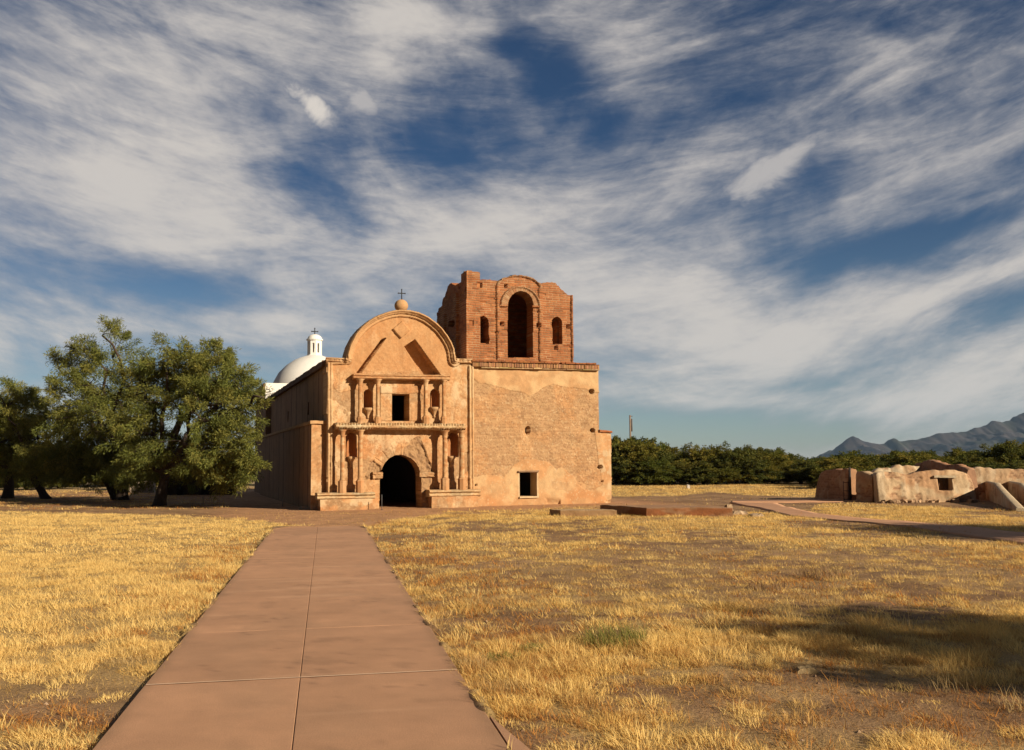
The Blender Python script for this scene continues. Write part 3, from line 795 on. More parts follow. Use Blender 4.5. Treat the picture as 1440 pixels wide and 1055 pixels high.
# ---- columns
def column(px, ytop, ybot, w, capw, basew, ped_y, d, rough, seed):
    u, zb = fac(px, ybot, -d); _, ztp = fac(px, ytop, -d)
    _, zp = fac(px, ped_y, -d)
    s = 0.0262; capw *= 1.25
    H = ztp - zb
    r = w * s / 2
    mbc = MB()
    zc0 = ztp - capw * s * 0.8
    prof = [(r * 1.12, zp), (r * 1.2, zp + 0.03), (r * 1.02, zp + 0.06)]
    N = 46
    for k in range(N + 1):
        f = k / N; z = zp + 0.07 + (zc0 - zp - 0.07) * f
        rr = r * (1.03 - 0.10 * f)
        if rough: rr *= 1 + rough * (0.6 * math.sin(z / 0.075 * 2 * math.pi) * (0.4 + 0.6 * float(vnoise(z * 3, seed, 2))) + 0.7 * (float(vnoise(z * 14, seed * 3.3, 5)) - 0.5))
        prof.append((rr, z))
    prof += [(r * 1.1, zc0 + 0.015), (r * 1.0, zc0 + 0.03), (capw * s * 0.36, ztp - 0.06), (capw * s * 0.5, ztp - 0.02), (capw * s * 0.5, ztp)]
    V, F = lathe(prof, u, -d, 22, 0.05 + rough, seed)
    c = plaster(V[:, 0] + np.arctan2(V[:, 1] + d, V[:, 0] - u) * 0.3, V[:, 2], seed) * 1.0
    c = mixc(c, PALE, 0.35)
    if rough:
        c = mixc(c, RUST * 0.85, (sstep(0.5, 0.62, fbm(V[:, 0] * 4, V[:, 2] * 10, seed + 60, 3)) * sstep(zb + H * 0.15, zb + H * 0.4, V[:, 2]))[...] * 0.75)
    mbc.add(V, F, c)
    o = mbc.build('column', MAT['stucco'], church)
    # pedestal: a squarish eight-sided block with a sloping shoulder
    b = basew * s / 2
    V, F = lathe([(b * 0.98, zb - 0.03), (b, zb + 0.01), (b, zp - 0.075), (b * 1.06, zp - 0.07), (b * 1.04, zp - 0.045), (r * 1.25, zp + 0.01)], u, -d, 8, 0.03, seed + 40)
    c = plaster(V[:, 0], V[:, 2] * 2, seed + 2); c = mixc(c, RUST, 0.25)
    m2 = MB(); m2.add(V, F, c); m2.build('pedestal', MAT['stucco'], o, smooth=False)
    if d > 0.3:                                 # a web of masonry joins the shaft to the wall
        pass
for px, w, capw, basew, ped, r, yt, yb in [(481.2, 6.0, 9.0, 9.8, 675.5, 0.02, 604.5, 693.5), (506.4, 6.8, 10.2, 10.3, 675.0, 0.02, 604.6, 693), (625.8, 7.2, 11.0, 11.0, 672.3, 0.07, 605.6, 689.3), (649.6, 7.8, 10.0, 10.6, 672.0, 0.08, 606.0, 689)]:
    column(px, yt, yb, w, capw, basew * 1.18, ped, 0.44, r, int(px))
for px, w, capw, basew, ped, r, yt, yb in [(506.2, 5.6, 9.4, 8.6, 586.5, 0.09, 533.0, 595), (531.2, 5.6, 9.4, 8.6, 586.5, 0.09, 533.4, 595), (598.6, 5.8, 9.4, 9.0, 585.5, 0.09, 534.4, 596), (624.2, 5.6, 8.6, 8.6, 586, 0.09, 534.6, 596)]:
    column(px, yt, yb, w, capw, basew * 1.15, ped, 0.31, r, int(px) + 3)

# ---- brackets under the niches
for px, yt, yb, w in [(518, 573.5, 589, 14.0), (611.5, 572.5, 588, 13.5), (494.5, 642, 657, 11.5), (635.6, 641.4, 655.5, 12.5)]:
    u, zt_ = fac(px, yt, -0.12); _, zb_ = fac(px, yb, -0.12)
    R = w * 0.0262 / 2; H = zt_ - zb_
    V, F = lathe([(0.015, zb_), (0.05, zb_ + H * 0.12), (0.04, zb_ + H * 0.25), (R * 0.55, zb_ + H * 0.55), (R * 0.85, zb_ + H * 0.74), (R, zb_ + H * 0.8), (R, zt_)], u, -0.02, 16, 0.05, int(px))
    V[:, 1] = np.maximum(V[:, 1] * 1.15, -0.32)
    m2 = MB(); m2.add(V, F, mixc(plaster(V[:, 0], V[:, 2] * 2, int(px)), PALE, 0.4)); m2.build('niche_bracket', MAT['stucco'], church)

# ---- imposts of the door arch
for px0, px1, yt, yb in [(524.5, 538.5, 663.8, 673.5), (590.2, 612.2, 664.2, 671.5)]:
    ledge('impost', px0, px1, yt, yt + 0.2, yb, yb + 0.2, 0.12, church, rolls=2, col=TAN * 0.85, seed=int(px0) % 13, worn=0.05)

# ---- finial and iron cross
def iron_cross(parent, u, y, z0, h, arm, zarm, t=0.022):
    V1, F1 = tube([(u, y, z0), (u, y, z0 + h)], [t, t], 6); V2, F2 = tube([(u - arm, y, zarm), (u + arm, y, zarm)], [t, t], 6)
    m2 = MB(); m2.add(V1, F1, (0.03, 0.03, 0.03)); m2.add(V2, F2, (0.03, 0.03, 0.03))
    for (x, z) in ((u - arm, zarm), (u + arm, zarm), (u, z0 + h)):
        V, F = lathe([(0.001, z - t * 1.7), (t * 1.6, z), (0.001, z + t * 1.7)], x, y, 8); m2.add(V, F, (0.03, 0.03, 0.03))
    return m2.build('cross', MAT['iron'], parent)
y_g = 0.30
uf, zf = fac(564.3, 430.2, y_g)
rf = 9.8 * 0.0268
prof = [(rf * math.cos(a) if abs(a) < 1.55 else 0.004, zf + rf * 0.95 * math.sin(a)) for a in np.linspace(-0.95, 1.57, 16)]
zb_ = fac(564, 437.5, y_g)[1]
prof = [(rf * 0.72, zb_ - 0.06), (rf * 0.66, zb_ + 0.03)] + prof
V, F = lathe(prof, uf, y_g, 26, 0.03, 4)
m2 = MB(); m2.add(V, F, mixc(plaster(V[:, 0] * 2, V[:, 2] * 2, 9), PALE, 0.5)); ball = m2.build('ball_finial', MAT['stucco'], church)
z_c0 = fac(565, 421.2, y_g)[1]; z_c1 = fac(565, 407.3, y_g)[1]; z_ca = fac(565, 412.6, y_g)[1]
iron_cross(ball, fac(564.9, 412, y_g)[0], y_g, z_c0, z_c1 - z_c0, 5.0 * 0.0268, z_ca, 0.02)

# ---- nave side walls and roof
NAVE_L = 20.6
u_up = LEFT_EDGE + 0.04
u_lo = fac(437.3, 650, 0.25)[0]
z_nave = fac(459.5, 508.0, 0)[1]
z_str = fac(443, 594, 0.25)[1]
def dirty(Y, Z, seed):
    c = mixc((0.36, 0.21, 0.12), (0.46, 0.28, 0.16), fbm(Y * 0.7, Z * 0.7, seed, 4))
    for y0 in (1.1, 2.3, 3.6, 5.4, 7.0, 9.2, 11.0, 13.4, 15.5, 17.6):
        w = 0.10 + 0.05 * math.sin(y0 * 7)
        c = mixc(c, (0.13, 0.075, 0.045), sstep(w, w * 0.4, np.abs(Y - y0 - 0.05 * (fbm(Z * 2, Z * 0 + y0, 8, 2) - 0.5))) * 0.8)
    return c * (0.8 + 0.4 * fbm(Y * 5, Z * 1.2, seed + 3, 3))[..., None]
def wavy(U, Z): return 0.04 * (fbm(U * 1.2, Z * 1.2, 33, 4) - 0.5) + 0.012 * (fbm(U * 8, Z * 8, 34, 3) - .5)
win_y = [(5.0, 5.45), (12.2, 12.65)]
wz0, wz1 = z_str + 0.55, z_str + 1.05
def nave_in(Y, Z):
    r = np.ones(Y.shape, bool)
    for a, b in win_y: r &= ~((Y > a) & (Y < b) & (Z > wz0) & (Z < wz1))
    return r
mb = MB()
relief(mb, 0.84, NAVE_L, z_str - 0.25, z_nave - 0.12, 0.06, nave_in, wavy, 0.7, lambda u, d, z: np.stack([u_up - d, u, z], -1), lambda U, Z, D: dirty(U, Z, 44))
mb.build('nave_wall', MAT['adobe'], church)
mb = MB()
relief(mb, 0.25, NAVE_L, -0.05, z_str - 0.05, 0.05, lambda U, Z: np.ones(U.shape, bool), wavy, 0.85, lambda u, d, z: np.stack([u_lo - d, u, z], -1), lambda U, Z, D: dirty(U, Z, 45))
# its front end is rough lit plaster
ew = u_lo + 0.85
relief(mb, u_lo, ew, -0.05, z_str - 0.05, 0.03, lambda U, Z: np.ones(U.shape, bool), lambda U, Z: 0.05 * (fbm(U * 3, Z * 3, 35, 4) - 0.5) + 0.02, 0.05, xf_front(0.22), lambda U, Z, D: plaster(U, Z, 8))
lowwall = mb.build('buttress_wall', MAT['adobe'], church)
V, F = box(u_lo - 0.05, u_up + 0.1, 0.12, NAVE_L, z_str - 0.06, z_str + 0.05, (8, 200, 2)); V = lump(V, 0.02, 4, 3)
m2 = MB(); m2.add(V, F, mixc(plaster(V[:, 0], V[:, 1] * .3, 2), PALE, 0.4)); m2.build('coping', MAT['stucco'], lowwall)
V, F = box(u_up - 0.16, u_up + 0.6, 0.3, NAVE_L, z_nave - 0.16, z_nave + 0.06, (4, 220, 4)); V = lump(V, 0.03, 3, 5)
m2 = MB(); m2.add(V, F, mixc((0.16, 0.09, 0.055), (0.28, 0.16, 0.10), fbm(V[:, 1] * 3, V[:, 2] * 6, 4))); m2.build('eaves_cornice', MAT['brick'], church)
u_rt = RIGHT_EDGE - 0.1
m2 = MB()
V, F = box(u_up + 0.3, u_rt, 0.6, NAVE_L, z_nave - 0.14, z_nave - 0.02, (2, 2, 1)); m2.add(V, F, (0.3, 0.2, 0.13)); m2.build('nave_roof', MAT['adobe'], church)
m2 = MB()
V, F = box(u_rt - 0.7, u_rt, 0.86, NAVE_L, -0.05, z_nave - 0.15, (1, 2, 2)); m2.add(V, F, (0.36, 0.22, 0.13)); m2.build('nave_wall', MAT['adobe'], church)
m2 = MB()
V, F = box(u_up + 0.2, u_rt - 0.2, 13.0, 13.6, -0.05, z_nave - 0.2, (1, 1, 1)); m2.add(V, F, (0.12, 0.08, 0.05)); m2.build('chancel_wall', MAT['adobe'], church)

# ---- white sanctuary block, dome and lantern
yb0 = 20.62
us0, zs1 = fac(373.2, 538.6, yb0)
y_end = 27.5
us1 = u_rt + 0.2
m2 = MB()
V, F = box(us0 + 0.05, us1, yb0 + 0.02, y_end, -0.05, zs1 - 0.35, (6, 20, 20)); V = lump(V, 0.03, 2, 8)
m2.add(V, F, dirty(V[:, 1], V[:, 2], 46)); sanct = m2.build('sanctuary', MAT['adobe'], church)
m2 = MB()
V, F = box(us0, us1, yb0, yb0 + 0.5, zs1 - 0.9, zs1, (20, 3, 6)); V = lump(V, 0.02, 3, 9); m2.add(V, F, (0.78, 0.75, 0.70)); m2.build('parapet', MAT['white'], sanct)
m2 = MB()
V, F = box(us0 - 0.10, us0 + 0.4, yb0 + 0.03, y_end, zs1 - 0.42, zs1 - 0.02, (2, 20, 3)); V = lump(V, 0.02, 3, 10); m2.add(V, F, (0.34, 0.2, 0.12)); m2.build('eaves_cornice', MAT['brick'], sanct)
yd = 23.6
ud, zl = fac(442.3, 503.5, yd)
sd_ = np.linalg.norm(np.array(fac(452.3, 503, yd)) - np.array(fac(442.3, 503, yd))) / 10     # metres per photo pixel there
prof_px = [(0, 499.5), (6, 499.8), (12, 501), (20, 503.6), (28, 507.2), (38.5, 514.3), (49, 525), (56, 537.5), (59.5, 548), (60.5, 556)]
prof = [(max(r * sd_, 0.002), fac(442.3, py, yd)[1]) for r, py in prof_px][::-1]
V, F = lathe(prof, ud, yd, 64, 0.008, 3)
dome = None
m2 = MB(); m2.add(V, F, np.array((0.78, 0.76, 0.72)) * (0.9 + 0.2 * fbm(V[:, 0] * 2, V[:, 2] * 2 + V[:, 1], 6, 4))[:, None]); dome = m2.build('dome', MAT['white'], church)
def zpx(py): return fac(442.3, py, yd)[1]
m2 = MB()
R = 10.3 * sd_
WHT = (0.80, 0.78, 0.74)
V, F = lathe([(R * 1.45, zpx(506)), (R * 1.35, zpx(502.5)), (R * 1.08, zpx(500)), (R, zpx(499.6))], ud, yd, 8); m2.add(V, F, WHT)
# eight piers with open slots between
zlo, zhi = zpx(499.8), zpx(479.4)
zs0, zs1_ = zpx(496.8), zpx(483.5)
for k in range(8):
    a0 = 2 * math.pi * k / 8 + math.pi / 8 - rad(19.7); a1 = a0 + 2 * math.pi / 8
    p0 = np.array((math.cos(a0), math.sin(a0))) * R; p1 = np.array((math.cos(a1), math.sin(a1))) * R
    def pane(f0, f1, z0, z1):
        q = []
        for s_ in (1.0, 0.78):
            for f in (f0, f1):
                p = (p0 * (1 - f) + p1 * f) * s_
                q += [(ud + p[0], yd + p[1], z0), (ud + p[0], yd + p[1], z1)]
        q = np.array(q)
        m2.add(q, [np.array([[0, 2, 3, 1], [4, 5, 7, 6], [0, 1, 5, 4], [2, 6, 7, 3], [1, 3, 7, 5], [0, 4, 6, 2]])], WHT)
    pane(0, 0.3, zlo, zhi); pane(0.7, 1, zlo, zhi); pane(0.3, 0.7, zlo, zs0); pane(0.3, 0.7, zs1_, zhi)
V, F = lathe([(R * 1.0, zpx(479.6)), (R * 1.12, zpx(479)), (R * 1.14, zpx(477.4)), (R * 1.0, zpx(476.9)), (R * 0.96, zpx(475.5)), (R * 0.82, zpx(473.2)), (R * 0.55, zpx(471.3)), (R * 0.25, zpx(470.5)), (0.01, zpx(470.3))], ud, yd, 24); m2.add(V, F, WHT)
m2.build('lantern', MAT['white'], dome, smooth=False)
iron_cross(dome, ud, yd, zpx(470.8), zpx(462.0) - zpx(470.8), 4.2 * sd_, zpx(466.4), 0.03)

# ---- tower base
TB_L = RIGHT_EDGE - 0.04
tu1 = fac(842.6, 560)[0]; tu2 = fac(860.6, 660)[0]
tz = fac(750, 511)[1]; tz_r = fac(842, 513)[1]
tb_poly = pts([(660, 730), (660, 509.0), (842.0, 513.5), (843.6, 604.5), (859.8, 606.8), (861.3, 730)])
TW = pts([(731.5, 664), (755.8, 664), (756, 698), (731.3, 698)])
holes = [(fac(743.8, 605), 0.105, 0.17), (fac(832.8, 550.3), 0.11, 0.11), (fac(834.3, 605.2), 0.10, 0.09), (fac(844.8, 657), 0.11, 0.085), (fac(848, 677), 0.045, 0.045), (fac(670.2, 682.2), 0.045, 0.045)]
up_edge = pts([(664, 531), (676, 539), (690, 541), (703, 543.5), (716, 548), (733, 551), (745, 556), (757, 552), (764, 545), (778, 540.5), (790, 543), (806, 545), (824, 546.5), (834, 552), (845, 552)])
low_edge = pts([(664, 672), (680, 668), (692, 668), (700, 668), (708, 673), (716, 663), (724, 655), (735, 648), (748, 646), (760, 646), (772, 650), (783, 662), (790, 656), (797, 662), (806, 670), (813, 680), (824, 688), (836, 690), (846, 684), (862, 680)])
def prof_at(L, u):
    L = np.array(L); return np.interp(u, L[:, 0], L[:, 1])
def tb_masks(U, Z):
    w = 0.10 * (fbm(U * 3.2, Z * 3.2, 401, 4) - 0.5)
    up = Z + w > prof_at(up_edge, U); lo = Z + w * 1.6 < prof_at(low_edge, U)
    strip = (U + w > fac(838, 640)[0] + 0.25 * (fac(838, 605)[1] - Z) * 0.5) & (Z < fac(838, 606)[1])
    return up, lo, strip
def tb_in(U, Z):
    j = 0.02 * (fbm(U * 6, Z * 6, 5, 3) - 0.5)
    r = inpoly(U + j * 1.5, Z + j, tb_poly) & ~inpoly(U + j * .8, Z + j * .8, TW)
    return r
def tb_h(U, Z):
    up, lo, st = tb_masks(U, Z)
    n = 0.05 * (fbm(U * 1.3, Z * 1.3, 411, 4) - 0.5)
    rough = 0.024 * (fbm(U * 9, Z * 14, 412, 4) - 0.5) + 0.022 * (fbm(U * 26, Z * 26, 413, 2) - 0.5) - 0.012 * (((Z / 0.145 + 0.3 * fbm(U, Z, 5, 2)) % 1) < 0.12)
    smooth_ = up | lo | st
    h = n + np.where(smooth_, 0.002 + 0.008 * (fbm(U * 10, Z * 10, 415, 3) - .5), -0.018 + rough)
    for (cu, cz), ru, rz in holes:
        w = 0.25 * (fbm(U * 9, Z * 9, int(cu * 100), 2) - 0.5)
        h = np.where(np.hypot((U - cu) / ru, (Z - cz) / rz) + w < 1, -0.70, h)
    cu, cz = holes[0][0]
    h = h - 0.06 * sstep(0.45, 0.1, np.hypot((U - cu) * 1.0, (Z - cz) * 0.8))
    # crumbled foot
    h = h - 0.12 * sstep(0.30, 0.0, Z) * sstep(0.52, 0.62, fbm(U * 1.6, Z * 2, 418, 4))
    h = h - 0.01 * (Z - 1) * (Z < 3) * 0
    # plaster thickens the foot of the buttress
    return h
def tb_col(U, Z, D):
    up, lo, st = tb_masks(U, Z)
    n = fbm(U * 1.1, Z * 1.1, 421, 5); k = fbm(U * 7, Z * 7, 423, 3)
    c = mixc(RAW * 1.02, TAN * 0.95, sstep(0.4, 0.65, n))
    c = mixc(c, (0.36, 0.20, 0.10), sstep(0.55, 0.72, fbm(U * 5, Z * 12, 425, 4)) * 0.6)
    c = mixc(c, PALE, sstep(0.55, 0.7, fbm(U * 2.5, Z * 6, 427, 4)) * 0.4)
    cu_ = mixc(PALE * 1.02, TAN, sstep(0.45, 0.7, fbm(U * 2.0, Z * 2.0, 429, 4)) * 0.7)
    cl_ = mixc(TAN * 1.05, PALE, sstep(0.42, 0.66, fbm(U * 1.6, Z * 1.6, 431, 4)))
    cl_ = mixc(cl_, RUST, sstep(0.95, 0.30, Z) * 0.45 * sstep(0.3, 0.6, fbm(U * 1.2, Z, 433, 3)))
    cl_ = mixc(cl_, RAW * 0.95, inpoly(U, Z, pts([(776, 676), (800, 680), (798, 690), (778, 688)])) * 0.5)
    c = np.where(up[..., None], cu_, c); c = np.where((lo | st)[..., None], cl_, c)
    c = mixc(c, CREAM, st * sstep(0.5, 0.62, fbm(U * 5, Z * 3, 435, 3)) * 0.7)
    (a, b), (a2, b2) = TW[0], TW[2]
    dw = np.maximum(np.maximum(a - U, U - a2), np.maximum(b2 - Z, Z - b))
    c = mixc(c, CREAM, (dw < 0.05 + 0.03 * k) * 0.7)
    sp = hsh(np.floor(U / 0.046), np.floor(Z / 0.046), 77)
    c = mixc(c, (0.30, 0.165, 0.08), ((sp > 0.90) & ~(lo | st | up)) * 0.55)
    c = mixc(c, CREAM * 0.95, ((sp < 0.05) & ~up) * 0.5)
    return c * (0.9 + 0.2 * k)[..., None]
mb = MB()
relief(mb, TB_L + 0.02, tu2 + 0.08, -0.05, tz + 0.2, 0.023, tb_in, tb_h, 0.75, xf_front(0.05), tb_col)
tower = mb.build('tower_base', MAT['adobe'], church)
# window timber
m2 = MB()
(a, b), (a2, b2) = TW[0], TW[2]
V, F = box(a - 0.08, a2 + 0.06, -0.02, 0.35, b - 0.01, b + 0.055, (14, 2, 2)); V = lump(V, 0.012, 6, 3); m2.add(V, F, (0.20, 0.12, 0.07)); m2.build('window_lintel', MAT['wood'], tower)
m2 = MB()
V, F = box(a - 0.03, a2 + 0.04, -0.03, 0.3, b2 - 0.06, b2 + 0.005, (14, 2, 2)); V = lump(V, 0.015, 6, 4); m2.add(V, F, CREAM); m2.build('window_sill', MAT['stucco'], tower)
m2 = MB()
for bx in ((TB_L + 0.02, tu1 - 0.05, 4.6, 4.9, 0, tz - 0.2), (tu1 - 0.6, tu1 - 0.05, 0.7, 4.6, 0, tz - 0.2), (tu1 - 0.7, tu2 - 0.04, 0.7, 4.9, 0, fac(850, 608)[1]), (TB_L + 0.02, tu1 - 0.05, 0.6, 4.9, tz - 0.3, tz - 0.15)):
    V, F = box(*bx, (2, 4, 4)); m2.add(V, F, (0.40, 0.25, 0.14))
m2.build('tower_side_wall', MAT['adobe'], tower)
# courses of the brick cornice: flat bricks, a recess coloured dark for its shadow, a row of upright bricks, a thin lime band
def brick_course(mbx, px0, px1, t0, t1, b0, b1, proj, blen, gap, seed, col, y=0.03, jit=0.012):
    A0 = fac(px0, t0, y - proj); A1 = fac(px1, t1, y - proj); B0 = fac(px0, b0, y - proj); B1 = fac(px1, b1, y - proj)
    n = max(1, int((A1[0] - A0[0]) / blen)); r = np.random.default_rng(seed)
    for i in range(n):
        f0, f1 = i / n, (i + 1) / n
        u0_, u1_ = A0[0] + (A1[0] - A0[0]) * f0 + gap / 2, A0[0] + (A1[0] - A0[0]) * f1 - gap / 2
        if r.random() < 0.015: continue
        zt_ = A0[1] + (A1[1] - A0[1]) * f0 + r.normal() * jit * 0.4; zb_ = B0[1] + (B1[1] - B0[1]) * f0
        V, F = box(u0_, u1_, y - proj + r.normal() * jit, y + 0.3, zb_, zt_)
        mbx.add(V, F, np.array(col) * r.uniform(0.65, 1.2) * (1, r.uniform(0.95, 1.15), r.uniform(0.9, 1.2)))
m2 = MB()
brick_course(m2, 664.2, 843.4, 506.2, 510.8, 508.4, 512.9, 0.20, 0.15, 0.008, 31, BRK * (0.8, 0.75, 0.75))
brick_course(m2, 665.0, 842.8, 508.4, 512.9, 509.6, 514.2, 0.07, 0.6, 0.0, 32, BRK * 0.45, jit=0.0)
brick_course(m2, 664.6, 843.0, 509.6, 514.2, 515.2, 519.3, 0.15, 0.072, 0.014, 33, mixc(BRK, MORT, 0.35))
brick_course(m2, 664.8, 842.8, 515.2, 519.3, 517.2, 521.0, 0.11, 0.35, 0.004, 34, PALE * 0.9, jit=0.02)
m2.build('brick_cornice', MAT['brick'], tower, smooth=False)
ledge('buttress_coping', 843.8, 861.2, 604.3, 606.0, 607.6, 609.0, 0.07, tower, rolls=1, y=0.04, col=BRK * 1.05, seed=32, mat='brick', worn=0.02, back=0.8)

# ---- brick belfry
yB = 0.30
def bp(L): return pts(L, yB)
bu0 = fac(655.6, 450, yB)[0]; bu1 = fac(805.8, 450, yB)[0]
bz0 = fac(655.6, 512, yB)[1] - 0.05
CRS = 0.092
def brickwork(U, Z, seed, arch=None):
    zz = Z + 0.02 * (fbm(U * 1.5, Z * 1.5, seed, 2) - .5)
    row = np.floor(zz / CRS); fz = zz / CRS - row
    uu = U + (row % 2) * 0.15 + 0.05 * hsh(row, row * 0, seed)
    cidx = np.floor(uu / 0.30); fu = uu / 0.30 - cidx
    m = (fz < 0.20) | (fu < 0.05)
    e = hsh(row, cidx, seed + 5)
    depth = np.where(m, -0.020, 0.016 * (e - 0.5) - 0.05 * (e > 0.965))
    c = mixc(BRK, BRK * (0.72, 0.66, 0.66), sstep(0.55, 1.0, hsh(row, cidx, seed + 1))); c = mixc(c, BRK * (1.2, 1.3, 1.3), sstep(0.7, 1.0, hsh(row, cidx, seed + 2)))
    mc = mixc(MORT, MORT * 0.45, sstep(0.35, 0.65, fbm(U * 3, Z * 3, seed + 3, 3)))
    c = np.where(m[..., None], mc, c)
    c = c * (0.82 + 0.36 * fbm(U * 5, Z * 5, seed + 4, 4))[..., None]
    return depth, c
def belfry_side(name, u_a, u_b, outline, openings, extras, xf, seed, thick=0.62, strips=(), rings=(), parent=None, step=0.0195, dirt=0.0):
    zmax = max(p[1] for p in outline)
    def ins(U, Z):
        row = np.floor(Z / CRS)
        j = 0.05 * (hsh(row, np.floor(U / 0.28 + row * 0.37), seed + 9) - 0.5)
        r = inpoly(U, Z + j, outline)
        for q, jj in openings:
            w = jj * (fbm(U * 7, Z * 7, seed + 11, 3) - 0.5)
            r &= ~inpoly(U + w, Z + w, q)
        return r
    def hh(U, Z):
        d, _ = brickwork(U, Z, seed)
        d = d + 0.02 * (fbm(U * 2, Z * 2, seed + 12, 3) - .5)
        for (s0, s1, z0, z1, p) in strips:
            rag = 0.012 * (hsh(np.floor(Z / CRS), Z * 0, seed + 14) - 0.5)
            d = np.where((U > s0 + rag) & (U < s1 + rag) & (Z > z0) & (Z < z1), p + d, d)
        for (cu, cz, r0, r1, ax, p, lo) in rings:
            r = np.hypot((U - cu), (Z - cz) * ax)
            a = np.arctan2((Z - cz) * ax, U - cu)
            g = ((a * r1 / 0.085) % 1.0) < 0.22
            d = np.where((r > r0) & (r < r1) & (Z > cz - lo), p - 0.02 * g + 0.014 * (hsh(np.floor(a * r1 / 0.085), a * 0, 7) - .5), d)
        for (cu, cz, ru, rz, dep) in extras:
            d = np.where((np.abs(U - cu) < ru) & (np.abs(Z - cz) < rz), dep, d)
        return d
    def cc(U, Z, D):
        _, c = brickwork(U, Z, seed)
        for (cu, cz, r0, r1, ax, p, lo) in rings:
            r = np.hypot((U - cu), (Z - cz) * ax); a = np.arctan2((Z - cz) * ax, U - cu)
            m = (r > r0) & (r < r1) & (Z > cz - lo)
            e = hsh(np.floor(a * r1 / 0.085), a * 0, 17); g = ((a * r1 / 0.085) % 1.0) < 0.22
            rc = mixc(BRK * (0.9, 1.0, 1.1), MORT * 1.05, e * 0.8); rc = np.where(g[..., None], MORT * 0.7, rc)
            c = np.where(m[..., None], rc, c)
        top = sstep(zmax - 1.2, zmax - 0.2, Z)
        c = mixc(c, MORT * (0.9, 0.85, 0.8), top * 0.25 * sstep(0.45, 0.6, fbm(U * 3, Z * 6, seed + 21, 3)))
        return c * (1 - dirt)
    m_ = MB()
    relief(m_, u_a, u_b, bz0, zmax + 0.1, step, ins, hh, thick, xf, cc)
    return m_.build(name, MAT['brick'], parent)
front_out = bp([(655.8, 520), (655.8, 412), (656.2, 381.3), (663.5, 381.3), (664.5, 386), (667.5, 387.5), (669, 390.5), (671.5, 392.8), (673.5, 394.4), (678, 393.6), (690, 393.5), (703, 395), (706, 392.6), (711, 390.6), (717, 388.6), (724, 387.2), (731.5, 386.9), (739, 387.6), (745.5, 389.6), (751, 393), (755.5, 397), (760, 398.5), (770, 397.6), (781.5, 397.4), (783.5, 400.5), (786.5, 404), (790.5, 407.8), (794, 411.5), (798.5, 415), (804.6, 415.6), (805.2, 440), (805.8, 520)])
arch_open = bp([(713.9, 503), (714, 450), (714.2, 430), (715.6, 422.5), (719.5, 415.5), (725, 411), (731.6, 409.3), (738.5, 410.6), (744.5, 414.8), (748.4, 421), (750.0, 430), (749.8, 470), (749.6, 503)])
win_a = bp([(677, 483), (674.0, 480), (674.2, 474), (675.4, 468), (674.2, 460), (672.4, 455), (672.8, 449), (675, 445.6), (680, 444.2), (685.0, 446), (687.4, 450.5), (688, 484)])
win_b = bp([(777, 484), (776.8, 462), (775.4, 457), (776.4, 449.5), (780.5, 446), (784, 445.2), (788, 447.4), (790.6, 452), (791, 484)])
P = lambda px, py: fac(px, py, yB)
mpp = P(701, 450)[0] - P(700, 450)[0]
ex = []
for px, py, w in [(663, 454.4, 3.0), (706, 455, 2.8), (757.2, 457.3, 2.8), (799, 459.3, 2.8), (674.5, 401, 3.2), (711.2, 401.8, 2.3), (781.8, 489, 2.6)]:
    u, z = P(px, py); ex.append((u, z, w * mpp, w * mpp * 1.05, -0.68))
zst = P(731, 404)[1]
strips = [(P(698.4, 450)[0], P(702.2, 450)[0], bz0, zst, 0.085), (P(757.9, 450)[0], P(762.6, 450)[0], bz0, zst, 0.085), (P(803.3, 450)[0], P(806.5, 450)[0], bz0, 99, 0.07), (P(655, 450)[0], P(657.2, 450)[0], bz0, 99, 0.03)]
c1 = P(730.6, 404); c2 = P(731.9, 431)
R1 = P(762.4, 404)[0] - c1[0]
ax1 = R1 / (P(730.6, 387.2)[1] - c1[1])
R2 = P(759.6, 431)[0] - c2[0]; ax2 = R2 / (P(732, 402.8)[1] - c2[1])
rings = [(c1[0], c1[1], R1 * 0.885, R1 * 1.0, ax1, 0.085, 0.0), (c2[0], c2[1], R2 * 0.66, R2 * 0.93, ax2, 0.035, 0.0), (c2[0], c2[1], R2 * 0.93, R2 * 1.0, ax2, 0.10, 0.0)]
belfry = belfry_side('belfry', bu0, bu1 + 0.02, front_out, [(arch_open, 0.0), (win_a, 0.05), (win_b, 0.02)], ex, xf_front(yB), 501, strips=strips, rings=rings, parent=church, thick=0.75)
# side walls (the left one is seen, in shade)
BL = side(615.2, 450, bu0)[0] - yB
def sp_(L): return [side(px, py, bu0) for px, py in L]
left_top = sp_([(655.2, 381.6), (651.5, 382.5), (651, 393), (648, 396), (641, 400.5), (638.5, 400.3), (635, 399.2), (631.5, 399.6), (629.5, 403), (627.5, 410), (625.5, 417), (622.5, 420.5), (621, 430), (616.5, 435), (614.2, 441), (614.0, 452)])
yl0 = yB + 0.05; yl1 = side(614.2, 450, bu0)[0]
left_out = [(yl0, bz0 - 0.2)] + left_top + [(left_top[-1][0], bz0 - 0.2)]
hole_l = sp_([(629.8, 455.5), (632, 452), (637, 449.8), (639, 452), (639, 460), (634, 460.6), (630, 459)])
lwa = sp_([(645, 459), (648.5, 457), (652, 459), (652, 492), (645, 492)])
ym = (yl0 + yl1) / 2
xleft = lambda u, d, z: np.stack([bu0 - d, u, z], -1)
lstrips = [(yl0 + 1.05, yl0 + 1.17, bz0, 8.6, 0.09), (yl0 + 2.9, yl0 + 3.02, bz0, 8.0, 0.09)]
belfry_side('belfry_wall', yl0, yl1 + 0.03, left_out, [(hole_l, 0.1)], [], xleft, 511, strips=lstrips, parent=belfry, step=0.03, thick=0.6)
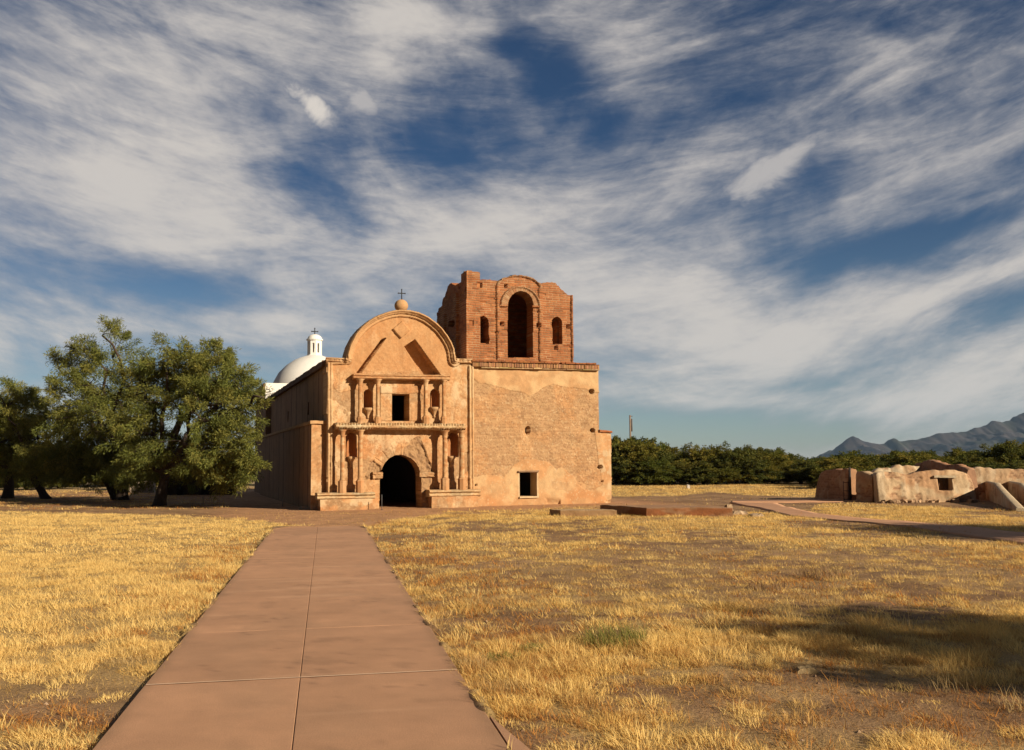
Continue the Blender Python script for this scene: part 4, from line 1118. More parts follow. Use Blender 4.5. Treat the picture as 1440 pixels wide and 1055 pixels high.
# far and right walls, stepped down where they have fallen
zt1 = P(731, 400)[1]
back_out = [(bu0, bz0 - 0.2), (bu0, zt1 - 1.2), (bu0 + 0.5, zt1 - 0.9), (bu0 + 1.0, zt1 - 0.25), (bu0 + 1.6, zt1 + 0.35), (bu0 + 2.6, zt1 + 0.45), (bu0 + 3.6, zt1 + 0.3), (bu1, zt1 - 0.3), (bu1, bz0 - 0.2)]
belfry_side('belfry_wall', bu0 + 0.05, bu1, back_out, [], [], lambda u, d, z: np.stack([u, yl1 - 0.6 - d, z], -1), 521, parent=belfry, step=0.04, thick=0.6)
zr = P(804, 417)[1]
right_out = [(yl0, bz0 - 0.2), (yl0, zr), (yl0 + 1.0, zr + 0.1), (yl0 + 1.8, zr + 0.35), (yl0 + 2.8, zr + 0.2), (yl1, zr - 0.5), (yl1, bz0 - 0.2)]
belfry_side('belfry_wall', yl0 + 0.3, yl1, right_out, [], [], lambda u, d, z: np.stack([bu1 - 0.6 - d, u, z], -1), 531, parent=belfry, step=0.04, thick=0.6)
# mostly hidden brick slab, added to keep the belfry inside dark
m2 = MB()
zv = P(731, 398)[1]
a = np.linspace(0.0, 1.0, 26); b = np.linspace(0, 1, 30)
A2, B2 = np.meshgrid(a, b, indexing='ij')
Xv = bu0 + 0.5 + (bu1 - bu0 - 0.9) * A2
Yv = yB + 1.0 + 0.25 * np.sin(A2 * 9) + (yl1 - yB - 1.4 - 0.25 * np.sin(A2 * 9)) * B2
Zv = zv - 0.55 + 0.75 * np.sin(math.pi * A2) - 0.15 * (1 - B2)
dv, cv = brickwork(Xv, Yv, 541)
Vv = np.concatenate([np.stack([Xv, Yv, Zv], -1).reshape(-1, 3), np.stack([Xv, Yv, Zv + 0.22 + dv], -1).reshape(-1, 3)])
Fv = gridfaces(26, 30); nv = 26 * 30
rim = np.concatenate([np.arange(30), np.arange(1, 26) * 30 + 29, 25 * 30 + np.arange(28, -1, -1), np.arange(24, 0, -1) * 30])
m2.add(Vv, [np.concatenate([Fv[:, ::-1], Fv + nv]), np.stack([rim, np.roll(rim, -1), np.roll(rim, -1) + nv, rim + nv], 1)], np.tile(cv.reshape(-1, 3), (2, 1)))
m2.build('shading_slab', MAT['brick'], belfry)
# arch imposts
for x0, x1, yy in ((702.5, 714.5, 430.0), (749, 758.5, 431.0)):
    ledge('arch_impost', x0, x1, yy - 1.4, yy - 1.2, yy + 1.0, yy + 1.2, 0.09, belfry, rolls=1, y=yB, col=BRK, seed=int(x0) % 11, mat='brick', worn=0.01)

# ================================================================== low brick platforms beside the tower
def quad_block(corners, h, name, mat, colf, parent=None, amp=0.02, div=(40, 14, 8), seed=0, z0=-0.06):
    """corners: near-left, near-right, far-right, far-left on the ground"""
    c = np.array(corners)
    V, F = box(0, 1, 0, 1, 0, 1, div)
    s, t, k = V.T
    xy = (c[0] * ((1 - s) * (1 - t))[:, None] + c[1] * (s * (1 - t))[:, None] + c[2] * (s * t)[:, None] + c[3] * ((1 - s) * t)[:, None])
    W_ = np.column_stack([xy, z0 + k * (h - z0)])
    W_ = lump(W_, amp, 3.0, seed)
    m_ = MB(); m_.add(W_, F, colf(W_, k)); return m_.build(name, mat, parent)
def brick_block_col(W_, k):
    row = np.floor(W_[:, 2] / 0.07); cid = np.floor((W_[:, 0] * 0.9 + W_[:, 1] * 0.5) / 0.26 + row * 0.5)
    c = mixc(BRK * 0.95, BRK * (0.75, 0.8, 0.85), hsh(row, cid, 5)); c = mixc(c, MORT, sstep(0.5, 0.65, fbm(W_[:, 0] * 3, W_[:, 1] * 3 + W_[:, 2] * 6, 8, 3)) * 0.5)
    return mixc(c, (0.50, 0.33, 0.20), (k > 0.99) * 0.6)
def tan_block_col(W_, k):
    c = mixc(TAN * 0.85, PALE * 0.85, fbm(W_[:, 0] * 2, W_[:, 2] * 8 + W_[:, 1], 9, 4)); return mixc(c, CREAM * 0.9, (k > 0.99) * 0.5)
a = ground(909.6, 727.2); b = ground(1030, 727.4); c_ = ground(1026, 715.0) + (0, 0.25); d_ = ground(872, 725) + (-0.12, 0.35)
o = quad_block([a, b, b + (d_ - a) * 1.5, a + (d_ - a) * 1.5], 0.285, 'brick_platform', MAT['brick'], brick_block_col, seed=3, amp=0.025)
tag(o, 'long low red brick platform with one dark end, on bare ground right of the tower', 'platform')
a = ground(788, 727.6); b = ground(867.5, 727.8); d_ = ground(779, 726)
e_ = np.array((-0.30, 0.85))
o = quad_block([a, b, b + e_, a + e_], 0.215, 'masonry_bench', MAT['adobe'], tan_block_col, seed=5, amp=0.02)
tag(o, 'short low tan masonry platform standing at the foot of the tower wall', 'platform')
def rubble_stone(px, py, w, d, h, col, seed, label, name='stone_block', rot=0.2):
    g = ground(px, py)
    V, F = box(-w / 2, w / 2, -d / 2, d / 2, -0.05, h, (14, 8, 6))
    V[:, :2] *= (1 - 0.35 * (V[:, 2:] / h).clip(0, 1) ** 2); V = lump(V, 0.22 * min(w, d), 2.6 / w, seed); V = lump(V, 0.07 * min(w, d), 9.0 / w, seed + 1)
    k = fbm(V[:, 0] * 4, V[:, 2] * 6 + V[:, 1] * 3, seed, 4)
    m_ = MB(); m_.add(V, F, np.array(col) * (0.75 + 0.5 * k)[:, None])
    o = m_.build(name, MAT['stone'], None, True, (g[0], g[1], float(gz(g[0], g[1])))); o.rotation_euler = (0, 0, rot)
    return tag(o, label, 'stone')
rubble_stone(1025, 721, 0.24, 0.20, 0.27, (0.46, 0.32, 0.20), 1, 'pale stone block lying on the far right corner of the brick platform')
rubble_stone(1042, 725.0, 0.50, 0.35, 0.14, (0.58, 0.42, 0.27), 2, 'flat pale tan stone just right of the brick platform', rot=-0.1)
rubble_stone(1063, 727.0, 0.42, 0.30, 0.07, (0.50, 0.36, 0.24), 3, 'thin low slab of stone farthest right of the stones by the brick platform', rot=0.3)
rubble_stone(429, 716.5, 0.42, 0.3, 0.10, (0.62, 0.45, 0.28), 4, 'pale low rock on bare ground at the left foot of the church front')
rubble_stone(1133, 946, 0.17, 0.09, 0.045, (0.50, 0.36, 0.19), 5, 'small pale rock half buried in the dry lawn, right foreground', rot=0.1)
rubble_stone(968, 687.5, 0.20, 0.2, 0.26, (0.66, 0.58, 0.5), 6, 'small whitish stone standing at the far edge of the yellow field before the trees')
# thin post in the doorway
gp = ground(541.5, 718.5)
m_ = MB(); V, F = tube([(0, 0, -0.02), (0, 0, 0.5), (0, 0, 0.56)], [0.012, 0.012, 0.009], 8); m_.add(V, F, (0.12, 0.12, 0.12))
V, F = lathe([(0.05, 0.0), (0.05, 0.012), (0.015, 0.03)], 0, 0, 12); m_.add(V, F, (0.06, 0.06, 0.06))
tag(m_.build('door_post', MAT['iron'], None, True, (gp[0] - 0.2, gp[1] + 0.62, 0)), 'thin grey metal post standing inside the dark arched doorway', 'post')
# small stakes left of the church
for px, py, hh_, lab in [(285.5, 708.5, 0.32, 'thin short grey stake in the shade right of the big mesquite trunk'), (397.5, 712.5, 0.30, 'thin short grey stake in the church shadow near the facade corner')]:
    g = ground(px, py); m_ = MB(); V, F = tube([(0, 0, -0.05), (0.005, 0, hh_ * 0.5), (0.0, 0, hh_)], [0.022, 0.02, 0.018], 6); m_.add(V, F, (0.34, 0.28, 0.22))
    tag(m_.build('stake', MAT['wood'], None, True, (g[0], g[1], 0)), lab, 'stake')

# ================================================================== adobe ruins on the right
RUIN = np.array((0.60, 0.40, 0.235))
def ruin_col(s, Z, seed, red=0.0):
    c = mixc(RUIN, (0.60, 0.43, 0.26), sstep(0.42, 0.62, fbm(s * 1.3, Z * 1.6, seed, 4)))
    c = mixc(c, (0.66, 0.54, 0.37), sstep(0.57, 0.68, fbm(s * 1.8 + 9, Z * 0.9, seed + 4, 4)) * 0.7)
    c = mixc(c, (0.46, 0.22, 0.10), sstep(0.52, 0.7, fbm(s * 0.9 + 5, Z * 1.2, seed + 8, 4)) * 0.55)
    c = mixc(c, (0.68, 0.55, 0.38), sstep(0.58, 0.68, fbm(s * 5.5 + seed, Z * 0.9, seed + 30, 3)) * 0.55)
    c = mixc(c, (0.33, 0.19, 0.10), sstep(0.60, 0.74, fbm(s * 9, Z * 5, seed + 31, 4)) * 0.5)
    row = np.floor(Z / 0.105); fz = Z / 0.105 - row; fs = (s / 0.40 + 0.5 * (row % 2)) % 1.0
    bare = sstep(0.535, 0.57, fbm(s * 1.4 + 3, Z * 1.9, seed + 40, 4))
    c = mixc(c, mixc((0.44, 0.245, 0.13), (0.54, 0.33, 0.19), hsh(row, np.floor(s / 0.40 + 0.5 * (row % 2)), 5)), bare * 0.8)
    c = mixc(c, (0.26, 0.14, 0.08), bare * ((fz < 0.17) | (fs < 0.05)) * 0.7)
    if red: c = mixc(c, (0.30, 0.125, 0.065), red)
    return c * (0.85 + 0.3 * fbm(s * 7, Z * 7, seed + 12, 3))[..., None]
def mud_wall(mb, p0, p1, top, th, batter=0.12, seed=0, amp=0.05, red=0.0, hole=None, rnd=0.09, bulges=()):
    """weathered wall from p0 to p1; top: list of (fraction, height). The section is battered and rounded over."""
    p0 = np.array(p0, float); p1 = np.array(p1, float)
    L = np.linalg.norm(p1 - p0); e = (p1 - p0) / L; nrm = np.array((e[1], -e[0]))
    n = int(L / 0.045) + 2
    s = np.linspace(0, 1, n)
    hs = np.interp(s, [t[0] for t in top], [t[1] for t in top]) + 0.05 * (fbm(s * L * 1.6, s * 0, seed, 4) - 0.5) + 0.10 * (fbm(s * L * 5, s * 0, seed + 6, 4, 0.65) - 0.5)
    K1 = 30
    zf = np.linspace(0, 1, K1)
    sec = [(0.5 + batter * (1 - z) - rnd * sstep(0.80, 1.0, z) ** 1.5, z - (0.0 if z < 0.999 else 0)) for z in zf]
    sec = sec + [(-x, z) for x, z in sec[::-1]]
    X = np.array([q[0] for q in sec])[None] * th * np.ones((n, 1)); Zr = np.array([q[1] for q in sec])[None] * np.ones((n, 1))
    S = s[:, None] * L * np.ones((1, len(sec)))
    Z = -0.06 + Zr * (hs[:, None] + 0.06)
    front = X > 0
    bare = sstep(0.535, 0.57, fbm((S + p0[0]) * 1.4 + 3, Z * 1.9, seed + 60, 4))
    nn = 0.55 * amp * (fbm(S * 5.5 + seed, Z * 0.9, seed + 3, 3) - 0.5) * 2 + amp * (fbm(S * 1.4 + seed, Z * 1.6 + X * 3, seed + 1, 4) - 0.5) * 2 + amp * 0.25 * (fbm(S * 7 + seed, Z * 7, seed + 2, 3) - 0.5) * 2
    nn = nn - bare * (0.025 + 0.02 * (((Z / 0.105) % 1.0) < 0.17))
    for (bs, bz, rs, rz, d) in bulges:
        nn = nn + d * np.exp(-((S - bs) / rs) ** 2 - ((Z - bz) / rz) ** 2) * front
    X = X + np.where(front, nn, -nn)
    ends = np.minimum(S, L - S)
    X = X * (0.90 + 0.10 * sstep(0, 0.06, ends)); Z = Z - 0.03 * sstep(0.06, 0, ends) * Zr
    cut = None
    P3 = np.concatenate([p0 + S[..., None] * e + X[..., None] * nrm, Z[..., None]], -1)
    k = len(sec)
    F = gridfaces(n, k)
    cc = ruin_col(S + p0[0], Z, seed + 20, red)
    if hole:                                   # a window: a deep recess pressed into the front
        s0, s1, z0, z1, dep = hole
        inside = (S > s0) & (S < s1) & (Z > z0) & (Z < z1) & front
        P3 = np.where(inside[..., None], np.concatenate([p0 + S[..., None] * e + (X[..., None] - dep) * nrm, Z[..., None]], -1), P3)
    mb.add(P3.reshape(-1, 3), [F], cc.reshape(-1, 3))
    for r in (0, n - 1):
        cap = P3[r]; f = np.array([[i, (i + 1) % k, k] for i in range(k)])
        mb.add(np.vstack([cap, cap.mean(0)]), [f[:, ::-1] if r else f], cc[r, 0])
def hgt(px, py, g):                            # height above the ground seen at that pixel, standing at ground point g
    return float(at(px, py, g[1])[2])
G0 = ground(1229, 706.2)
G1 = np.array((G0[0] + 5.0, G0[1] - 0.35))
def s_at(px, g0=G0, g1=G1):
    v = ray(px, 700); d = np.array((v.x, v.y)); e = (g1 - g0)
    A = np.array([[d[0], -e[0]], [d[1], -e[1]]]); t = np.linalg.solve(A, g0); return t[1]
def wall_top(L, g0=G0, g1=G1):
    out = []
    for px, py in L:
        f = s_at(px, g0, g1); out.append((f, hgt(px, py, g0 + f * (g1 - g0))))
    return out
ruin = thing('adobe_ruin', 'low roofless adobe ruin with lumpy eroded walls and one small dark window', 'ruin', (0, 0, 0))
m_ = MB()
top_main = wall_top([(1229, 668), (1233, 665), (1245, 664), (1262, 664.5), (1272, 667.5), (1280, 667), (1290, 663.5), (1303, 661.5), (1312, 661), (1322, 663), (1334, 661.5), (1344, 660.5), (1354, 664), (1361, 668), (1366, 677), (1368, 690)])
L_main = np.linalg.norm(G1 - G0)
ew_ = np.array((0, 0))
sw0, sw1 = s_at(1315.5) * L_main, s_at(1334) * L_main
gw = G0 + s_at(1325) * (G1 - G0)
zw0, zw1 = hgt(1325, 689, gw), hgt(1325, 671, gw)
G1m = G0 + s_at(1368) * (G1 - G0)
Lm = np.linalg.norm(G1m - G0)
top_m = [(f * L_main / Lm, h) for f, h in top_main]
mud_wall(m_, G0, G1m, top_m, 0.55, 0.30, 3, 0.055, bulges=[(sw0 + 0.5, zw0 - 0.25, 0.55, 0.30, 0.16), (0.4, 0.2, 0.4, 0.6, 0.10), (2.0, 0.1, 0.5, 0.3, 0.06)], hole=(sw0, sw1, zw0, zw1, 0.50), rnd=0.13)
m_.build('front_wall', MAT['adobe'], ruin)
# shutter in the window, sill
eM = (G1m - G0) / Lm; nM = np.array((eM[1], -eM[0]))
def on_main(s, out): return G0 + eM * s + nM * out
m_ = MB()
V, F = box(0, 1, 0, 1, 0, 1, (1, 1, 1)); s_, t_, k_ = V.T
for i in range(5):
    a0, a1 = i / 5 + 0.01, (i + 1) / 5 - 0.01
    W2 = np.array([np.append(on_main(sw0 + 0.02 + (sw1 - sw0 - 0.04) * (a0 + (a1 - a0) * s), 0.04 + 0.04 * t), zw0 + (zw1 - zw0) * k) for s, t, k in V])
    m_.add(W2, F, (0.075, 0.045, 0.028))
m_.build('window_shutter', MAT['wood'], ruin, smooth=False)
m_ = MB()
V, F = box(sw0 - 0.14, sw1 + 0.18, 0, 1, zw1 - 0.02, zw1 + 0.07, (20, 4, 3)); W2 = np.array([np.append(on_main(s, 0.10 + 0.28 * t), k) for s, t, k in V]); W2 = lump(W2, 0.02, 5, 3)
m_.add(W2, F, (0.62, 0.50, 0.34)); m_.build('window_lintel', MAT['adobe'], ruin)
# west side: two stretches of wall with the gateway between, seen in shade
gA = ground(1154.5, 701.6); gB = ground(1201, 702.0); gC = ground(1210, 703.0)
dirW = (gA - G0) / np.linalg.norm(gA - G0)
m_ = MB()
tA = [(0, 0.25), (0.04, 0.75), (0.10, hgt(1162, 667, gA)), (0.25, hgt(1168, 662, gA)), (0.5, hgt(1180, 659.5, gA)), (0.75, hgt(1190, 660, gB)), (1, hgt(1200, 658.5, gB))]
gA2 = G0 + (gA - G0) * 1.0
gB2 = G0 + (gA - G0) * 0.36
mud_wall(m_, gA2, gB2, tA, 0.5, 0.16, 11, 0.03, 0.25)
m_.build('side_wall', MAT['adobe'], ruin)
m_ = MB()
gC2 = G0 + (gA - G0) * 0.22
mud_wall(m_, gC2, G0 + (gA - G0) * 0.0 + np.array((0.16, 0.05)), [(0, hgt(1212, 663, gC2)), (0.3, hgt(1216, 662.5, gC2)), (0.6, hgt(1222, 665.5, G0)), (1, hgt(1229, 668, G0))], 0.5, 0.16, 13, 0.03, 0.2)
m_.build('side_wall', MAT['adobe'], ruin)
# back walls rising behind
def back_wall(name, Y, L, th, seed, red, xr=None):
    P0 = at(L[0][0], L[0][1], Y); P1 = at(L[-1][0], L[-1][1], Y)
    g0 = P0[:2]; g1 = P1[:2]
    tops = [((at(px, py, Y)[0] - g0[0]) / (g1[0] - g0[0]), at(px, py, Y)[2]) for px, py in L]
    m2_ = MB(); mud_wall(m2_, g0, g1, tops, th, 0.1, seed, 0.05, red, rnd=0.14); return m2_.build(name, MAT['adobe'], ruin)
back_wall('back_wall', 41.5, [(1222, 668), (1229, 661), (1236, 659), (1246, 657.5), (1252, 659), (1258, 654.5), (1262, 653.8), (1268, 656), (1280, 655.5), (1292, 656)], 0.5, 21, 0)
def diag_wall(name, q0, q1, L, th, seed, red):
    tops = []
    for f, h in L: tops.append((f, h))
    m2_ = MB(); mud_wall(m2_, q0, q1, tops, th, 0.1, seed, 0.05, red, rnd=0.14); return m2_.build(name, MAT['adobe'], ruin)
q0 = at(1278, 660, 43.5)[:2]; q1 = at(1366, 660, 38.4)[:2]
def hz(px, py, Y): return at(px, py, Y)[2]
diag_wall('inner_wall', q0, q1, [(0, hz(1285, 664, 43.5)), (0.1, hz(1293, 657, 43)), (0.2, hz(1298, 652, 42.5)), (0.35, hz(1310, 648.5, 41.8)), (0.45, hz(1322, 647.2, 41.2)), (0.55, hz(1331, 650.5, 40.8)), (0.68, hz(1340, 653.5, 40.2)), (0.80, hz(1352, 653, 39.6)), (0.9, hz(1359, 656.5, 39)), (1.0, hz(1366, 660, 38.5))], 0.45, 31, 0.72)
# clods fallen at the foot of the walls
m_ = MB(); rq = np.random.default_rng(9)
for i in range(46):
    f = rq.random(); q = G0 + f * (G1m - G0) + nM * (0.42 + abs(rq.normal()) * 0.28); r_ = rq.uniform(0.03, 0.11)
    V, F = box(-1, 1, -1, 1, -0.6, 0.7, (5, 5, 4)); V = lump(V, 0.7, 0.9, 100 + i) * r_
    a_ = rq.uniform(0, 6); V[:, :2] = V[:, :2] @ np.array([[math.cos(a_), -math.sin(a_)], [math.sin(a_), math.cos(a_)]])
    m_.add(V + (q[0], q[1], 0.02), F, np.array((0.52, 0.34, 0.20)) * rq.uniform(0.7, 1.15))
m_.build('fallen_rubble', MAT['adobe'], ruin)['kind'] = 'stuff'
# gate: tall post and a hinged metal frame
gP = G0 + (gA - G0) * 0.36
gate = thing('metal_gate', 'dark metal gate frame standing open beside a tall post at the ruin entrance', 'gate', (gP[0] - 0.15, gP[1] - 0.1, 0))
m_ = MB()
hp = hgt(1201, 657, gP)
V, F = tube([(0, 0, -0.05), (0, 0, hp)], [0.045, 0.045], 8); m_.add(V, F, (0.035, 0.03, 0.028)); m_.build('gate_post', MAT['iron'], gate)
m_ = MB()
wx = -0.30; ww = hgt(1196, 678.5, gP)
for a_, b_ in [((0, 0, 0.06), (wx, -0.05, 0.06)), ((0, 0, ww), (wx, -0.05, ww)), ((0, 0, ww * 0.55), (wx, -0.05, ww * 0.55)), ((wx, -0.05, 0.0), (wx, -0.05, ww + 0.06)), ((wx * 0.25, -0.01, 0.06), (wx * 0.25, -0.01, ww))]:
    V, F = tube([a_, b_], [0.014, 0.014], 6); m_.add(V, F, (0.07, 0.05, 0.04))
m_.build('gate_frame', MAT['iron'], gate)
# the second ruin: long wall with sloping buttresses
ruin2 = thing('buttressed_ruin', 'long low tan adobe wall with sloping fin buttresses at the right edge', 'ruin', (0, 0, 0))
Yw0, Yw1 = 40.2, 39.0
q0 = at(1363, 690, Yw0)[:2]; q1 = at(1640, 690, Yw1)[:2]
Lq = np.linalg.norm(q1 - q0)
def fq(px): return s_at(px, q0, q1)
def hq(px, py):
    return hz(px, py, (q0 + fq(px) * (q1 - q0))[1])
m_ = MB()
mud_wall(m_, q0, q1, [(0, hq(1366, 668)), (fq(1368), hq(1368, 660.5)), (fq(1374), hq(1374, 657.5)), (fq(1392), hq(1392, 658.2)), (fq(1397), hq(1397, 660)), (fq(1420), hq(1420, 660)), (fq(1450), hq(1450, 660.3)), (1, hq(1640, 660))], 0.5, 0.10, 41, 0.03, 0, rnd=0.09)
m_.build('long_wall', MAT['adobe'], ruin2)
def fin(px_w, px_f, seed):
    """a fin buttress: deep at the wall, its top sloping down to a low toe"""
    w = q0 + fq(px_w) * (q1 - q0)
    toe = ground(*px_f)
    d = toe - w; L = np.linalg.norm(d); e = d / L; nn = np.array((e[1], -e[0])); th = 0.24
    H = hz(px_w, 677.5, w[1]); flat = 0.36
    n = 60; s = np.linspace(-0.05, 1, n)
    Htop = np.where(s < flat, H, H + (0.10 - H) * ((s - flat) / (1 - flat)) ** 0.92)
    sec = []
    for z in np.linspace(0, 1, 14): sec.append((0.5, z))
    sec += [(0.3, 1.03), (0.0, 1.05), (-0.3, 1.03)] + [(-0.5, z) for z in np.linspace(1, 0, 14)]
    X = np.array([q[0] for q in sec])[None] * th * (1 + 0.12 * (1 - np.array([q[1] for q in sec])[None])) * np.ones((n, 1))
    Z = -0.06 + np.array([q[1] for q in sec])[None] * (Htop[:, None] + 0.06)
    S = (s * L)[:, None] * np.ones((1, len(sec)))
    X = X + 0.02 * (fbm(S * 2, Z * 2 + X * 3, seed, 3) - 0.5)
    P3 = np.concatenate([w + S[..., None] * e + X[..., None] * nn, Z[..., None]], -1)
    c = ruin_col(S, Z, seed); c = mixc(c, (0.68, 0.56, 0.38), (np.array([q[1] for q in sec])[None] > 0.99) * 0.6 * np.ones((n, 1)))
    m2_ = MB(); m2_.add(P3.reshape(-1, 3), [gridfaces(n, len(sec))], c.reshape(-1, 3))
    k = len(sec); cap = P3[-1]; f = np.array([[i, (i + 1) % k, k] for i in range(k)])
    m2_.add(np.vstack([cap, cap.mean(0)]), [f[:, ::-1]], (0.66, 0.54, 0.36))
    m2_.build('buttress', MAT['adobe'], ruin2)
fin(1390, (1435.5, 719.5), 51)
fin(1421, (1482, 720.5), 52)
fin(1452, (1530, 721.5), 53)

# ---- old wall and low house glimpsed under the trees on the left
def simple_wall(name, px0, px1, pyb, pyt, Y, th, col, label, cat, seed, openings=()):
    P0 = at(px0, pyb, Y); P1 = at(px1, pyb, Y); h = at((px0 + px1) / 2, pyt, Y)[2]
    r = thing(name, label, cat, (0, 0, 0))
    m2_ = MB(); mud_wall(m2_, P0[:2], P1[:2], [(0, h), (1, h)], th, 0.05, seed, 0.02, rnd=0.08)
    w = m2_.build('wall', MAT['adobe'], r)
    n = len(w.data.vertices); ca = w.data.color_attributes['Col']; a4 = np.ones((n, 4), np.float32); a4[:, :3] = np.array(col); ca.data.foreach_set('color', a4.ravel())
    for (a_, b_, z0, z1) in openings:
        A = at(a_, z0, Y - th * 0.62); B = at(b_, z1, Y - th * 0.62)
        V, F = box(A[0], B[0], A[1], A[1] + 0.06, A[2], B[2], (1, 1, 1)); m3 = MB(); m3.add(V, F, (0.025, 0.02, 0.018)); m3.build('doorway', MAT['wood'], r, smooth=False)  # near-black panel on the wall, coloured for the shade inside a doorway
    return r
simple_wall('garden_wall', 183, 217, 695, 676, 62.0, 0.5, (0.60, 0.48, 0.36), 'pale sunlit low wall glimpsed between trunks beneath the big mesquite', 'wall', 61)
simple_wall('adobe_outbuilding', 232, 330, 704, 662, 56.0, 0.7, (0.09, 0.06, 0.04), 'low adobe outbuilding coloured as if shaded, behind the big mesquite, left of the nave', 'outbuilding', 62, [(248, 257, 702, 676), (283, 296, 702, 672)])  # wall colour darkened to stand for tree and church shade
# utility pole
gpole = at(888, 690, 95.0)
pole = thing('utility_pole', 'lone wooden utility pole rising above the trees right of the church', 'utility pole', (gpole[0], 95.0, 0))
m_ = MB(); zt_ = at(888, 584, 95)[2]
V, F = tube([(0, 0, -0.2), (0, 0, zt_)], [0.11, 0.08], 10); m_.add(V, F, (0.20, 0.14, 0.10)); m_.build('shaft', MAT['wood'], pole)
m_ = MB(); V, F = tube([(0.16, -0.02, zt_ - 1.6), (0.16, -0.02, zt_ - 0.35)], [0.07, 0.07], 10); m_.add(V, F, (0.10, 0.09, 0.085)); V, F = tube([(0.0, 0, zt_ - 0.1), (0.26, 0, zt_ - 0.1)], [0.04, 0.04], 6); m_.add(V, F, (0.1, 0.08, 0.07)); m_.build('transformer', MAT['iron'], pole)

# ================================================================== trees
LEAF_A, LEAF_B, LEAF_C = np.array((0.150, 0.168, 0.040)), np.array((0.232, 0.212, 0.052)), np.array((0.096, 0.116, 0.038))
def leaves(rng, C, R, n_per, ln, wd, droop=0.5):
    """C clump centres (N,3), R radii; feathery sprigs of leaflets about each"""
    N = len(C)
    idx = np.repeat(np.arange(N), n_per)
    M = len(idx)
    d = rng.normal(size=(M, 3)); d /= np.linalg.norm(d, axis=1)[:, None]
    r = rng.random(M) ** 0.6
    ctr = C.mean(0)
    clump_dir = (C - ctr) * (1, 1, 0.8); clump_dir /= np.linalg.norm(clump_dir, axis=1)[:, None] + 1e-6
    clump_dir = clump_dir + rng.normal(size=(N, 3)) * (0.55, 0.55, 0.35) + (0, 0, 0.25); clump_dir /= np.linalg.norm(clump_dir, axis=1)[:, None]
    q = rng.random(M)                          # along the spray: each clump is a feathery spray that narrows and droops at its tip
    P = C[idx] + clump_dir[idx] * ((q * 2.0 - 0.7) * R[idx])[:, None] + d * (R[idx] * r * (0.95 - 0.55 * q))[:, None] * (1, 1, 0.7) - np.array((0, 0, 1.0)) * (0.45 * q * q * R[idx])[:, None]
    a = d * 0.6 + clump_dir[idx] * 0.7 + rng.normal(size=(M, 3)) * 0.55 + (0, 0, -droop)
    a /= np.linalg.norm(a, axis=1)[:, None]
    b = rng.normal(size=(M, 3)); b -= (b * a).sum(1)[:, None] * a; b /= np.linalg.norm(b, axis=1)[:, None]
    L = ln * rng.uniform(0.6, 1.4, M)[:, None]; w = wd * rng.uniform(0.7, 1.3, M)[:, None]
    V = np.stack([P, P + a * L * 0.5 + b * w, P + a * L, P + a * L * 0.5 - b * w], 1)
    tone = np.clip(rng.normal(0.5, 0.4, N), 0, 1)[idx]; t2 = rng.random(M)
    c = mixc(LEAF_A, LEAF_B, tone); c = mixc(c, LEAF_C, (t2 < 0.35) * 0.7)
    c = c * rng.uniform(0.75, 1.25, M)[:, None]
    return V.reshape(-1, 3), np.arange(M * 4).reshape(-1, 4), np.repeat(c, 4, 0)
def branch_pts(rng, p0, p1, n=7, wob=0.12, sag=0.0):
    t = np.linspace(0, 1, n)[:, None]
    L = np.linalg.norm(p1 - p0)
    w = rng.normal(size=(n, 3)) * wob * L * 0.35; w[0] = w[-1] = 0
    w = (w + np.roll(w, 1, 0) * (t > 0)) * 0.5
    return p0 * (1 - t) + p1 * t + w + np.array((0, 0, 1.0)) * (np.sin(t * math.pi) * L * 0.10)
